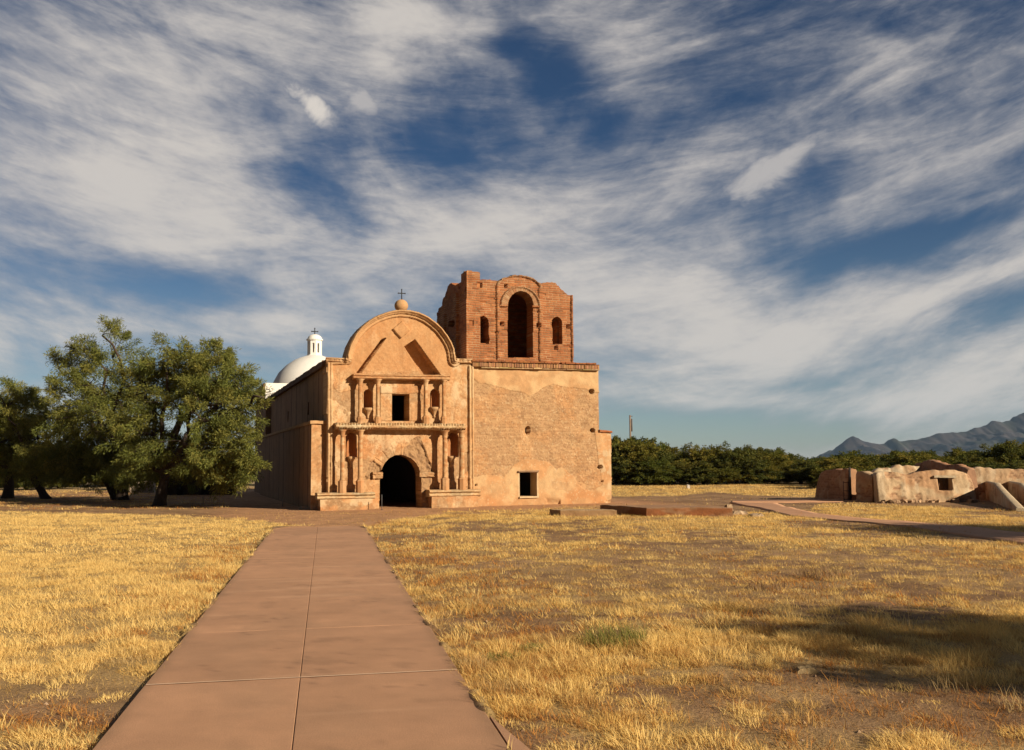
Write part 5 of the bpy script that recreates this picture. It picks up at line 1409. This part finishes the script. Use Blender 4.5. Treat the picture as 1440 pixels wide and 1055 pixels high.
def make_tree(root, lobes, trunk_pts, trunk_r, seed, n_clump=420, n_per=90, clump_r=0.34, ln=0.16, wd=0.022, twigs=True, shell=0.55, limbs=9, tone=1.0):
    """lobes: (x,y,z,rx,ry,rz) in tree coordinates"""
    rng = np.random.default_rng(seed)
    lob = np.array(lobes, float)
    vol = (lob[:, 3] * lob[:, 4] * lob[:, 5]) ** 0.65; pr = vol / vol.sum()
    k = rng.choice(len(lob), n_clump, p=pr)
    d = rng.normal(size=(n_clump, 3)); d /= np.linalg.norm(d, axis=1)[:, None]
    r = shell + (1.05 - shell) * rng.random(n_clump) ** 0.8
    out_ = rng.random(n_clump) < 0.16
    r = np.where(out_, r * rng.uniform(1.1, 1.38, n_clump), r)
    C = lob[k, :3] + d * r[:, None] * lob[k, 3:]
    C[:, 2] = np.maximum(C[:, 2], 0.55 + 0.5 * rng.random(n_clump))
    hole = fbm(C[:, 0] * 0.75 + seed, C[:, 2] * 0.85 + C[:, 1] * 0.5, seed + 5, 3)
    C = C[hole > 0.365]; n_clump = len(C)
    R = clump_r * rng.uniform(0.55, 1.35, n_clump)
    V, F, c = leaves(rng, C, R, n_per, ln, wd)
    c = c * tone
    crown = MB(); crown.add(V, [F], c)
    co = crown.build('crown', MAT['leaf'], root, smooth=False)
    tr = MB()
    tp = np.array(trunk_pts, float)
    tt = np.linspace(0, 1, len(tp)); t2 = np.linspace(0, 1, 12)
    sm = np.stack([np.interp(t2, tt, tp[:, i]) for i in range(3)], 1)
    rr = trunk_r * (1.0 - 0.35 * t2) * (1 + 0.35 * np.exp(-t2 * 9))
    Vt, Ft = tube(sm, rr, 12); Vt = lump(Vt, trunk_r * 0.14, 5, seed)
    bc = (0.060, 0.043, 0.032)
    tr.add(Vt, Ft, bc)
    ends = []
    for i in range(limbs):
        q = lob[i % len(lob)]
        tgt = q[:3] + rng.normal(size=3) * 0.25 * q[3:]
        st = sm[rng.integers(7, 12)]
        bp_ = branch_pts(rng, st, tgt, 9, 0.16)
        r0 = trunk_r * rng.uniform(0.30, 0.5)
        Vt, Ft = tube(bp_, np.linspace(r0, r0 * 0.3, 9), 7); tr.add(Vt, Ft, bc)
        ends.append(bp_)
    E = np.concatenate([e[3:] for e in ends])
    er = np.concatenate([np.linspace(1, 0.3, 9)[3:] * trunk_r * 0.45 for e in ends])
    if twigs:
        for j in range(0, n_clump, 2):
            dd = np.linalg.norm(E - C[j], axis=1); m = int(np.argmin(dd))
            bp_ = branch_pts(rng, E[m], C[j], 5, 0.2)
            r0 = min(er[m] * 0.6, 0.035)
            Vt, Ft = tube(bp_, np.linspace(r0, 0.006, 5), 4); tr.add(Vt, Ft, (0.055, 0.042, 0.030))
    tr.build('trunk', MAT['bark'], root)
    return co
def px_lobes(L, Y, seed, depth=1.0, cx=None):
    rng = np.random.default_rng(seed)
    out = []
    for (px, py, r, *rest) in L:
        ry = rest[0] if rest else 1.0
        dy = rng.uniform(-1, 1) * depth if len(rest) < 2 else rest[1]
        p = at(px, py, Y + dy); R = r * (Y + dy) / FPX
        out.append((p[0], dy, p[2], R, R * 1.1, R * ry))
    return out
def local(lobes, gx_):
    return [(a - gx_, b, c, d, e, f) for a, b, c, d, e, f in lobes]
# the big mesquite in front of the nave
g = ground(226, 711.5); Y = g[1]
lb = px_lobes([(285, 520, 42), (250, 530, 48), (300, 560, 56), (330, 600, 30, 1.0, -3.4), (308, 630, 40, 1, -3.0), (255, 640, 50, .8), (205, 610, 46), (262, 585, 60), (190, 660, 32, .7), (230, 505, 34), (318, 655, 32, .6, -3.2), (336, 640, 22, .7, -4), (285, 660, 40, .6, -2.4), (350, 575, 14, .7, -3.6), (300, 505, 22), (330, 540, 26), (372, 566, 8, .6, -4), (205, 545, 34), (348, 612, 15, .8, -4), (338, 582, 20, 1, -3.4), (352, 648, 10, .7, -4), (330, 668, 18, .6, -3.6), (262, 490, 12, .7), (288, 488, 10, .7)], Y, 1, 1.6)
t = thing('mesquite_tree', 'largest green mesquite, broad feathery crown nearest the nave wall on the left', 'tree', (g[0], g[1], 0), 0, 'mesquite trees left of the church')
make_tree(t, local(lb, g[0]), [(-0.05, 0, -0.1), (0.02, 0, 0.5), (0.12, 0.05, 1.1), (0.05, 0.1, 1.8)], 0.26, 11, 620, 230, 0.42, 0.15, 0.0145, limbs=18)
# taller one behind it
g = ground(172, 703.5); Y = g[1]
lb = px_lobes([(147, 478, 28), (120, 500, 28), (165, 495, 26), (95, 530, 24, .8), (140, 530, 48), (175, 560, 44), (110, 585, 42), (150, 610, 52), (115, 640, 36, .8), (185, 640, 40, .8), (90, 505, 16, .7), (186, 515, 26), (195, 560, 30), (165, 625, 44, .8), (78, 560, 10, .5), (150, 462, 12)], Y, 2, 1.8)
t = thing('mesquite_tree', 'tallest mesquite with a loose open top, behind and left of the broadest one', 'tree', (g[0], g[1], 0), 0, 'mesquite trees left of the church')
make_tree(t, local(lb, g[0]), [(0, 0, -0.1), (-0.05, 0, 0.6), (-0.15, 0.05, 1.4), (-0.35, 0.1, 2.4)], 0.30, 12, 480, 200, 0.44, 0.16, 0.016, limbs=13)
g = ground(150, 702); Y = g[1]
# low dark one between
g = ground(151, 704); Y = g[1] + 1
lb = px_lobes([(100, 640, 34, .8), (140, 655, 32, .7), (70, 650, 30, .8), (110, 610, 36), (165, 665, 26, .6)], Y, 3, 1.2)
t = thing('mesquite_tree', 'low dark mesquite whose squat trunk forks at the ground, left of the two big trunks', 'tree', (g[0], Y, 0), 0, 'mesquite trees left of the church')
make_tree(t, local(lb, g[0]), [(0.05, 0, -0.1), (-0.1, 0, 0.3), (-0.4, 0.05, 0.8), (-0.8, 0.1, 1.3)], 0.24, 13, 260, 180, 0.42, 0.16, 0.016, limbs=7)
# leaning trunk
g = ground(61, 701.5); Y = g[1]
lb = px_lobes([(30, 580, 34), (60, 620, 40), (20, 620, 40), (75, 590, 26, .8), (45, 650, 34, .7), (15, 560, 26), (95, 655, 24, .7)], Y, 4, 1.5)
t = thing('mesquite_tree', 'mesquite with a strongly leaning bare brown trunk near the left edge', 'tree', (g[0], g[1], 0), 0, 'mesquite trees left of the church')
make_tree(t, local(lb, g[0]), [(0.15, 0, -0.1), (-0.15, 0, 0.45), (-0.5, 0, 1.0), (-0.95, 0.05, 1.7)], 0.22, 14, 320, 190, 0.44, 0.16, 0.016, limbs=9)
# at the left edge
g = ground(11, 700); Y = g[1]
lb = px_lobes([(10, 570, 36), (-25, 580, 42), (-60, 600, 50), (-20, 630, 50), (25, 610, 40), (-70, 640, 50), (10, 650, 34, .7), (35, 560, 18)], Y, 5, 1.5)
t = thing('mesquite_tree', 'upright dark mesquite cut off by the left edge of the picture', 'tree', (g[0], g[1], 0), 0, 'mesquite trees left of the church')
make_tree(t, local(lb, g[0]), [(0, 0, -0.1), (0.05, 0, 0.6), (0, 0.05, 1.3), (-0.2, 0.1, 2.0)], 0.28, 15, 420, 190, 0.46, 0.16, 0.016, limbs=10)
# trees to the right of the photographer whose shadows cross the lawn
SH = -np.array((sd.x, sd.y)) / math.hypot(sd.x, sd.y)
def shade_tree(px, py, reach, lobes, trunk_h, tr, seed, label, n=260):
    s_ = ground(px, py); p = s_ - SH * reach
    t = thing('mesquite_tree', label, 'tree', (p[0], p[1], 0), 0, 'mesquite trees casting shade on the lawn')
    make_tree(t, lobes, [(0, 0, -0.1), (0.05, 0, trunk_h * .5), (0, 0.05, trunk_h)], tr, seed, n, 80, 0.5, 0.22, 0.032, limbs=8)
    return t
shade_tree(1610, 935, 11.5, [(0, 0, 4.5, 1.5, 1.3, 0.8), (-1.3, .2, 4.3, 1.0, 1.0, .6), (1.4, 0, 4.2, 1.2, 1.2, .8), (0.3, .6, 5.3, 1.0, 1.0, .6), (0, -1.0, 3.9, 1.2, 0.8, .6)], 2.6, 0.16, 21, 'mesquite right of the photographer, its shade on the near right lawn', 150)
shade_tree(1400, 748, 14, [(0, 0, 5.4, 2.0, 1.6, 0.9), (-1.9, 0.6, 5.0, 1.3, 1.2, .6), (2.2, 0, 5.0, 1.8, 1.2, .8), (4.2, -.6, 5.0, 1.6, 1.3, .8), (0, .5, 6.2, 1.3, 1.3, .5)], 2.8, 0.2, 22, 'mesquite right of the ruins path, its shade across the far walkway')

# ---- the wood beyond the field: separate bushy trees
def bush_mesh(seed, H):
    rng = np.random.default_rng(seed)
    lob = []
    for i in range(9):
        a = rng.uniform(0, 6.28); rr = rng.uniform(0.1, 0.75) * H * 0.62; z = rng.uniform(0.25, 0.78) * H
        s = rng.uniform(0.22, 0.36) * H
        lob.append((rr * math.cos(a), rr * math.sin(a), z, s * 1.15, s * 1.15, s * 0.8))
    lob.append((0, 0, H * 0.70, H * 0.3, H * 0.3, H * 0.3))
    lob.append((rng.uniform(-.3, .3) * H, 0, H * 0.9, H * 0.12, H * 0.12, H * 0.14))
    return lob
protos = []
lab_far = 'dense dark green bushy tree in the row at the far side of the yellow field'
GROUP_FAR = 'bushy trees in the row beyond the field'
for i in range(6):
    t = thing('bushy_tree', lab_far, 'tree', (0, 0, 0), 0, GROUP_FAR)
    make_tree(t, bush_mesh(300 + i, 3.2), [(0, 0, -0.1), (0.03, 0, 0.5), (0, 0.05, 1.2)], 0.14, 400 + i, 250, 110, 0.38, 0.17, 0.036, twigs=False, limbs=5, tone=np.array([(0.62, 0.62, 0.62), (0.80, 0.74, 0.62), (0.50, 0.54, 0.60), (0.95, 0.82, 0.66), (0.60, 0.64, 0.55), (0.74, 0.66, 0.60)])[i])
    protos.append(t)
def copy_tree(p, loc, rz, sc):
    r = p.copy(); COL.objects.link(r)
    for ch in p.children:
        c = ch.copy(); c.parent = r; COL.objects.link(c)
    r.location = loc; r.rotation_euler = (0, 0, rz); r.scale = sc
    return r
rng = np.random.default_rng(77)
# (photo x, photo y of the top, distance)
row = []
tops = [(845, 628), (866, 624), (880, 622), (898, 622), (915, 629), (930, 632), (947, 631), (962, 636), (975, 632), (988, 629), (1003, 634), (1018, 637), (1035, 633), (1050, 630), (1068, 633), (1085, 640), (1102, 638), (1120, 639), (1138, 641), (1155, 640), (1172, 636), (1188, 632), (1205, 634), (1222, 637), (1240, 640), (1258, 632), (1272, 627), (1286, 625), (1301, 628), (1318, 632), (1336, 627), (1352, 624), (1368, 629), (1385, 634), (1402, 633), (1420, 625), (1434, 616), (1450, 612), (1475, 616), (1500, 620), (1530, 624)]
for i, (px, py) in enumerate(tops):
    Yd = 71 + 5 * (i % 3) + rng.uniform(-1, 1)
    if px > 1180: Yd = 62 + 4 * (i % 3); py += 3
    row.append((px, py, Yd))
for px in range(560, 860, 45): row.append((px, 628 + rng.uniform(-4, 4), 78))          # behind the church
for px in range(-120, 420, 38): row.append((px, 628 + rng.uniform(-6, 12), 82 + rng.uniform(-3, 3)))
for px in range(-100, 400, 46): row.append((px, 655 + rng.uniform(-6, 6), 72 + rng.uniform(-3, 3)))
for px in range(855, 1560, 30): row.append((px, 650 + rng.uniform(-4, 4), (70 if px < 1180 else 58) + rng.uniform(-1, 1)))   # lower bushes in front
for i, (px, py, Yd) in enumerate(row):
    P = at(px, py, Yd); h = P[2] / 3.2
    if i >= 6 and py > 640 and rng.random() < 0.3: continue
    h *= rng.uniform(0.80, 1.14) * (0.93 if 1140 < px < 1410 else 1.0); w = max(0.9, h) * rng.uniform(0.9, 1.25)
    p = protos[i % 6]
    if i < 6:
        p.location = (P[0], Yd, 0); p.rotation_euler = (0, 0, rng.uniform(0, 6)); p.scale = (w, w, h)
    else:
        copy_tree(p, (P[0], Yd, 0), rng.uniform(0, 6.28), (w, w, h))

# ================================================================== dry grass, weeds
def rnd_in_view(rng, y0, y1, n, margin=1.8):
    """points on the ground in the strip y0..y1, a little wider than the field of view"""
    y = np.sqrt(rng.uniform(y0 ** 2, y1 ** 2, n))
    x = rng.uniform(-1, 1, n) * (0.56 * y + margin)
    return x, y
def blades(rng, x, y, h, w, cols, seg2, lean=0.45, wind=(-0.25, 0.05)):
    n = len(x)
    a = rng.uniform(0, 2 * math.pi, n)
    L = rng.normal(size=(n, 2)) * lean * 0.55 + np.array(wind)
    z = gz(x, y) - 0.01
    s = np.stack([np.cos(a), np.sin(a)], 1) * (w / 2)[:, None]
    b = np.stack([x, y], 1)
    mid = b + L * (h * 0.45)[:, None]
    tip = b + L * (h * 1.1)[:, None] * (1 + 0.4 * rng.random(n))[:, None]
    hz_ = h / np.sqrt(1 + (L ** 2).sum(1))
    if seg2:
        V = np.stack([np.column_stack([b - s, z]), np.column_stack([b + s, z]), np.column_stack([mid + s * 0.8, z + hz_ * 0.6]), np.column_stack([mid - s * 0.8, z + hz_ * 0.6]), np.column_stack([tip, z + hz_])], 1)
        base = np.arange(n)[:, None] * 5
        F = [base + np.array([[0, 1, 2, 3]]), base + np.array([[3, 2, 4]])]
        k = 5
    else:
        V = np.stack([np.column_stack([b - s, z]), np.column_stack([b + s, z]), np.column_stack([tip, z + hz_])], 1)
        F = [np.arange(n)[:, None] * 3 + np.array([[0, 1, 2]])]
        k = 3
    return V.reshape(-1, 3), F, np.repeat(cols, k, 0)
G_PALE, G_GOLD, G_TAN, G_GREY = np.array((0.90, 0.67, 0.27)), np.array((0.80, 0.54, 0.175)), np.array((0.62, 0.40, 0.145)), np.array((0.46, 0.33, 0.17))
def grass_cols(rng, x, y):
    n = len(x)
    f = fbm(x * 0.8, y * 0.8, 610, 3); k = rng.random(n)
    c = mixc(G_PALE, G_GOLD, sstep(0.35, 0.65, f * 0.7 + 0.3 * rng.random(n)))
    c = mixc(c, G_TAN, (k < 0.22) * 0.8); c = mixc(c, G_GREY, (k > 0.92) * 0.7)
    return c * rng.uniform(0.82, 1.12, n)[:, None]
mb = MB()
rng = np.random.default_rng(5)
def blades2(rng, x, y, h, w, cols, seg2, L):
    """blades with a given lean L (n,2)"""
    n = len(x); a = rng.uniform(0, 2 * math.pi, n)
    z = gz(x, y) - 0.01
    s = np.stack([np.cos(a), np.sin(a)], 1) * (w / 2)[:, None]
    b = np.stack([x, y], 1)
    hz_ = h / np.sqrt(1 + (L ** 2).sum(1)); d = L * hz_[:, None]
    mid = b + d * 0.45; tip = b + d * 1.25
    if seg2:
        V = np.stack([np.column_stack([b - s, z]), np.column_stack([b + s, z]), np.column_stack([mid + s * 0.8, z + hz_ * 0.62]), np.column_stack([mid - s * 0.8, z + hz_ * 0.62]), np.column_stack([tip, z + hz_])], 1)
        base = np.arange(n)[:, None] * 5; F = [base + np.array([[0, 1, 2, 3]]), base + np.array([[3, 2, 4]])]; k = 5
    else:
        V = np.stack([np.column_stack([b - s, z]), np.column_stack([b + s, z]), np.column_stack([tip, z + hz_])], 1)
        F = [np.arange(n)[:, None] * 3 + np.array([[0, 1, 2]])]; k = 3
    return V.reshape(-1, 3), F, np.repeat(cols, k, 0)
def clear(X, Yy):
    s, t = path_st(X, Yy)
    m = 0.01 + 0.13 * sstep(0.50, 0.68, fbm(s * 1.3, t * 0.5, 77, 3))
    return ~((t > P_A + m) & (t < P_B - m) & (s < P_END)) & ~slab_side(X, Yy) & ~inpoly(X, Yy, side_poly)
def bunches(rng, y0, y1, n_b, per, r0, r1, h0, h1, w0, seg2, margin):
    """bunch grass: mounds of blades leaning outwards, with bare gaps between"""
    x, y = rnd_in_view(rng, y0, y1, n_b, margin)
    d = grass_density(x, y)
    keep = rng.random(n_b) < d * 1.05
    x, y, d = x[keep], y[keep], d[keep]
    n = len(x)
    left = inpoly(x, y, LAWN_L)
    R = rng.uniform(r0, r1, n) * (0.6 + 0.5 * d)
    hb = (h0 + (h1 - h0) * rng.random(n) ** 1.4) * (0.6 + 0.5 * d) * np.where(left, 0.85, 1.0)
    tone = np.clip(rng.normal(0.5, 0.36, n), 0, 1); tone = np.where(left, tone * 0.45, tone * 0.85)
    brown = (rng.random(n) < np.where(left, 0.04, 0.24)).astype(float)
    grey = (rng.random(n) < np.where(left, 0.03, 0.07)).astype(float)
    cb = mixc(G_PALE, G_GOLD, tone); cb = mixc(cb, (0.46, 0.25, 0.085), brown * rng.uniform(0.4, 1.0, n)); cb = mixc(cb, G_GREY, grey * 0.8)
    m = np.maximum(4, (per * (R / r1) ** 1.5 * rng.uniform(0.6, 1.2, n)).astype(int))
    i = np.repeat(np.arange(n), m); M = len(i)
    rr = np.sqrt(rng.random(M)); aa = rng.uniform(0, 2 * math.pi, M)
    el_ = rng.uniform(0.6, 1.0, n)[i]; th = rng.uniform(0, math.pi, n)[i]
    ox = rr * np.cos(aa); oy = rr * np.sin(aa) * el_
    ox, oy = ox * np.cos(th) - oy * np.sin(th), ox * np.sin(th) + oy * np.cos(th)
    X = x[i] + ox * R[i]; Yy = y[i] + oy * R[i]
    L = np.stack([ox, oy], 1) * rng.uniform(0.3, 1.4, M)[:, None] + rng.normal(size=(M, 2)) * 0.5 + (-0.32, 0.08)
    H = hb[i] * (1.0 - 0.45 * rr ** 2) * rng.uniform(0.45, 1.15, M)
    c = cb[i] * rng.uniform(0.80, 1.12, M)[:, None]; c = mixc(c, G_TAN, (rng.random(M) < 0.18) * 0.7)
    ok = clear(X, Yy)
    V, F, c = blades2(rng, X[ok], Yy[ok], H[ok], w0 * rng.uniform(0.7, 1.4, int(ok.sum())), c[ok], seg2, L[ok])
    mb.add(V, F, c)
bunches(rng, 4.2, 9.5, 1350, 430, 0.07, 0.27, 0.06, 0.17, 0.0042, True, 1.6)
bunches(rng, 9.5, 18, 4400, 190, 0.08, 0.30, 0.06, 0.16, 0.0075, False, 2.0)
bunches(rng, 18, 34, 11000, 70, 0.10, 0.34, 0.055, 0.15, 0.014, False, 2.5)
bunches(rng, 34, 70, 22000, 22, 0.14, 0.42, 0.06, 0.16, 0.028, False, 3.5)
def litter(rng, y0, y1, n, lo, hi, w0, margin, ext):
    """short stubble and fallen straw between the bunches"""
    x, y = rnd_in_view(rng, y0, y1, n, margin)
    d = grass_density(x, y); ok = (rng.random(n) < ext + d * 0.9) & clear(x, y)
    u, w = to_church(x, y); ok &= ~((u > -8.8) & (u < 7.0) & (w > -0.75) & (w < 31))
    x, y, d = x[ok], y[ok], d[ok]; n = len(x)
    flat = rng.random(n) < 0.65
    L = rng.normal(size=(n, 2)) * np.where(flat, 3.0, 0.5)[:, None]
    c = mixc(G_GOLD, G_TAN, rng.random(n)); c = mixc(c, (0.34, 0.19, 0.075), (rng.random(n) < 0.35) * 0.8)
    c = c * rng.uniform(0.7, 1.1, n)[:, None]
    V, F, c = blades2(rng, x, y, rng.uniform(lo, hi, n), w0 * rng.uniform(0.7, 1.4, n), c, False, L)
    mb.add(V, F, c)
litter(rng, 4.2, 9.5, 130000, 0.02, 0.07, 0.0045, 1.6, 0.26)
litter(rng, 9.5, 18, 150000, 0.02, 0.08, 0.008, 2.0, 0.20)
litter(rng, 18, 34, 130000, 0.03, 0.08, 0.014, 2.5, 0.13)
litter(rng, 34, 70, 70000, 0.05, 0.12, 0.03, 3.5, 0.05)
g_ = mb.build('dry_grass', MAT['straw'], smooth=False); g_['kind'] = 'stuff'

# ---- rusty low weeds along the path and on bare spots
mb = MB()
def weed_density(x, y):
    s, t = path_st(x, y)
    n1 = fbm(x * 1.1, y * 1.1, 701, 4); n2 = fbm(x * 3.5, y * 3.5, 703, 3)
    dr = t - P_B; dl = P_A - t
    right = sstep(1.7, 0.2, dr - 0.03 * y) * (dr > 0.02) * sstep(0.40, 0.55, n1 * .6 + n2 * .4) * (s < P_END + 1)
    left = sstep(1.7, 0.2, dl) * (dl > 0.02) * sstep(0.42, 0.54, n1 * .6 + n2 * .4) * (s > 10) * (s < P_END + 0.5)
    nl = sstep(2.2, 0.8, np.hypot(x + 2.6, y - 5.4)) * (dl > 0.03) * sstep(0.45, 0.55, n2)
    free = 0.35 * sstep(0.54, 0.64, fbm(x * 0.8, y * 0.8, 711, 4)) * (dr > 0.2) * (y < 32)
    near = 0.6 * sstep(2.3, 1.0, np.hypot(x - 2.4, (y - 5.8) * 1.2)) * sstep(0.40, 0.52, n2)
    lit = 0.4 * inpoly(x, y, TREE_LITTER) * sstep(0.42, 0.6, n1)
    d = np.maximum.reduce([right, left * 0.9, nl, free, near, lit])
    u, w = to_church(x, y)
    return np.where((w > -0.8) & (u > -9) & (u < 7), 0, d)
for (y0, y1, n_, per, sp_r, h, w0, mg) in [(4.2, 10, 8000, 13, 0.04, 0.08, 0.006, 1.5), (10, 20, 12000, 8, 0.06, 0.09, 0.011, 1.5), (20, 60, 18000, 5, 0.1, 0.10, 0.022, 2)]:
    x, y = rnd_in_view(rng, y0, y1, n_, mg)
    k = rng.random(n_) < weed_density(x, y)
    x, y = x[k], y[k]
    X = np.repeat(x, per) + rng.normal(size=len(x) * per) * sp_r; Yy = np.repeat(y, per) + rng.normal(size=len(x) * per) * sp_r
    s, t = path_st(X, Yy)
    ok = ~((t > P_A - 0.01) & (t < P_B + 0.01) & (s < P_END)) & ~slab_side(X, Yy)
    X, Yy = X[ok], Yy[ok]
    n = len(X); e = rng.random(n)
    c = mixc((0.50, 0.20, 0.05), (0.60, 0.32, 0.09), e); c = mixc(c, (0.30, 0.15, 0.06), (rng.random(n) < 0.3) * 0.8)
    V, F, c = blades(rng, X, Yy, h * rng.uniform(0.4, 1.3, n), w0 * rng.uniform(0.6, 1.5, n), c, False, lean=1.1)
    mb.add(V, F, c)
w_ = mb.build('rust_coloured_weeds', MAT['straw'], smooth=False); w_['kind'] = 'stuff'

# ---- pebbles and crumbs of soil on the bare ground
rng = np.random.default_rng(31)
x, y = rnd_in_view(rng, 4.2, 20, 9000, 1.5)
k = (rng.random(9000) < 0.9 - grass_density(x, y)) & clear(x, y)
x, y = x[k], y[k]; n = len(x)
oc = np.array([(1, 0, 0), (0, 1, 0), (-1, 0, 0), (0, -1, 0), (0, 0, 1), (0, 0, -1)], float)
of = np.array([(0, 1, 4), (1, 2, 4), (2, 3, 4), (3, 0, 4), (1, 0, 5), (2, 1, 5), (3, 2, 5), (0, 3, 5)])
r_ = 0.006 + 0.016 * rng.random(n) ** 4
V = oc[None] * r_[:, None, None] * rng.uniform(0.6, 1.3, (n, 6, 1)) * (1, 1, 0.7)
a_ = rng.uniform(0, 6.28, n); ca, sa = np.cos(a_)[:, None], np.sin(a_)[:, None]
V = np.stack([V[..., 0] * ca - V[..., 1] * sa, V[..., 0] * sa + V[..., 1] * ca, V[..., 2]], -1)
V = V + np.stack([x, y, gz(x, y) + 0.004], -1)[:, None]
c = mixc((0.22, 0.13, 0.075), (0.40, 0.28, 0.18), rng.random(n))
gr_ = mesh('gravel', V.reshape(-1, 3), [(of[None] + (np.arange(n) * 6)[:, None, None]).reshape(-1, 3)], MAT['soil'], None, np.repeat(c, 6, 0), False); gr_['kind'] = 'stuff'

# ---- a few single plants
def plant(px, py, n, rad_, h, w, cols, name, label, cat, lean=0.5, seed=1):
    rng = np.random.default_rng(seed)
    g = ground(px, py)
    r = rad_ * np.sqrt(rng.random(n)); a = rng.uniform(0, 6.28, n)
    X = g[0] + r * np.cos(a); Yy = g[1] + r * np.sin(a)
    e = rng.random(n)
    c = mixc(cols[0], cols[1], e)
    V, F, c = blades(rng, X, Yy, h * rng.uniform(0.5, 1.2, n), w * rng.uniform(0.7, 1.3, n), c, True, lean=lean)
    V = V - (g[0], g[1], 0)
    m_ = MB(); m_.add(V, F, c)
    return tag(m_.build(name, MAT['straw'], None, False, (g[0], g[1], 0)), label, cat)
GRN = ((0.16, 0.17, 0.045), (0.30, 0.27, 0.08))
plant(868, 905, 420, 0.30, 0.20, 0.006, GRN, 'green_grass_tuft', 'largest green tuft in the dry lawn, right of the path', 'grass tuft', 0.5, 3)
plant(712, 925, 260, 0.16, 0.07, 0.008, GRN, 'green_weed', 'low green weed lying flat in dry grass near the right edge of the path', 'weed', 1.2, 4)
plant(752, 912, 200, 0.12, 0.08, 0.008, GRN, 'green_weed', 'small green weed just right of the flat one by the path', 'weed', 1.1, 5)
STALK = ((0.45, 0.31, 0.14), (0.60, 0.44, 0.21))
plant(1228, 893, 34, 0.45, 0.27, 0.004, STALK, 'dry_stalks', 'row of tall thin dry stalks along the edge of the big shadow on the right', 'dry plant', 0.35, 6)
plant(1288, 888, 10, 0.12, 0.30, 0.005, STALK, 'dry_stalks', 'pale dry stalks standing farther right against the dark shadow', 'dry plant', 0.3, 7)
plant(1340, 968, 46, 0.18, 0.22, 0.004, STALK, 'dry_stalks', 'clump of dry stalks inside the big shadow at lower right', 'dry plant', 0.5, 8)
plant(1432, 995, 50, 0.12, 0.17, 0.004, STALK, 'dry_stalks', 'sunlit tuft of dry stalks at the lower right edge', 'dry plant', 0.6, 9)
BR = ((0.22, 0.14, 0.08), (0.34, 0.22, 0.12))
plant(1155, 812, 160, 0.35, 0.24, 0.008, BR, 'dry_brush', 'grey brown dry brush on bare soil right of centre', 'dry plant', 0.6, 10)
plant(1080, 830, 120, 0.30, 0.16, 0.008, BR, 'dry_brush', 'reddish brown low dry brush left of the taller grey brush', 'dry plant', 0.8, 11)

# ================================================================== the air
V, F = box(-9000, 9000, -300, 9000, -1.5, 440.0)
hz_o = mesh('haze', V, F, None, None, None, False); hz_o['kind'] = 'stuff'
hm = bpy.data.materials.new('air'); hm.use_nodes = True
ht = hm.node_tree
for n in list(ht.nodes): ht.nodes.remove(n)
pv = ht.nodes.new('ShaderNodeVolumePrincipled'); ou = ht.nodes.new('ShaderNodeOutputMaterial')
pv.inputs['Color'].default_value = (0.42, 0.66, 1.0, 1)
pv.inputs['Density'].default_value = 0.000034
pv.inputs['Anisotropy'].default_value = 0.0
ht.links.new(pv.outputs[0], ou.inputs['Volume'])
hz_o.data.materials.append(hm)
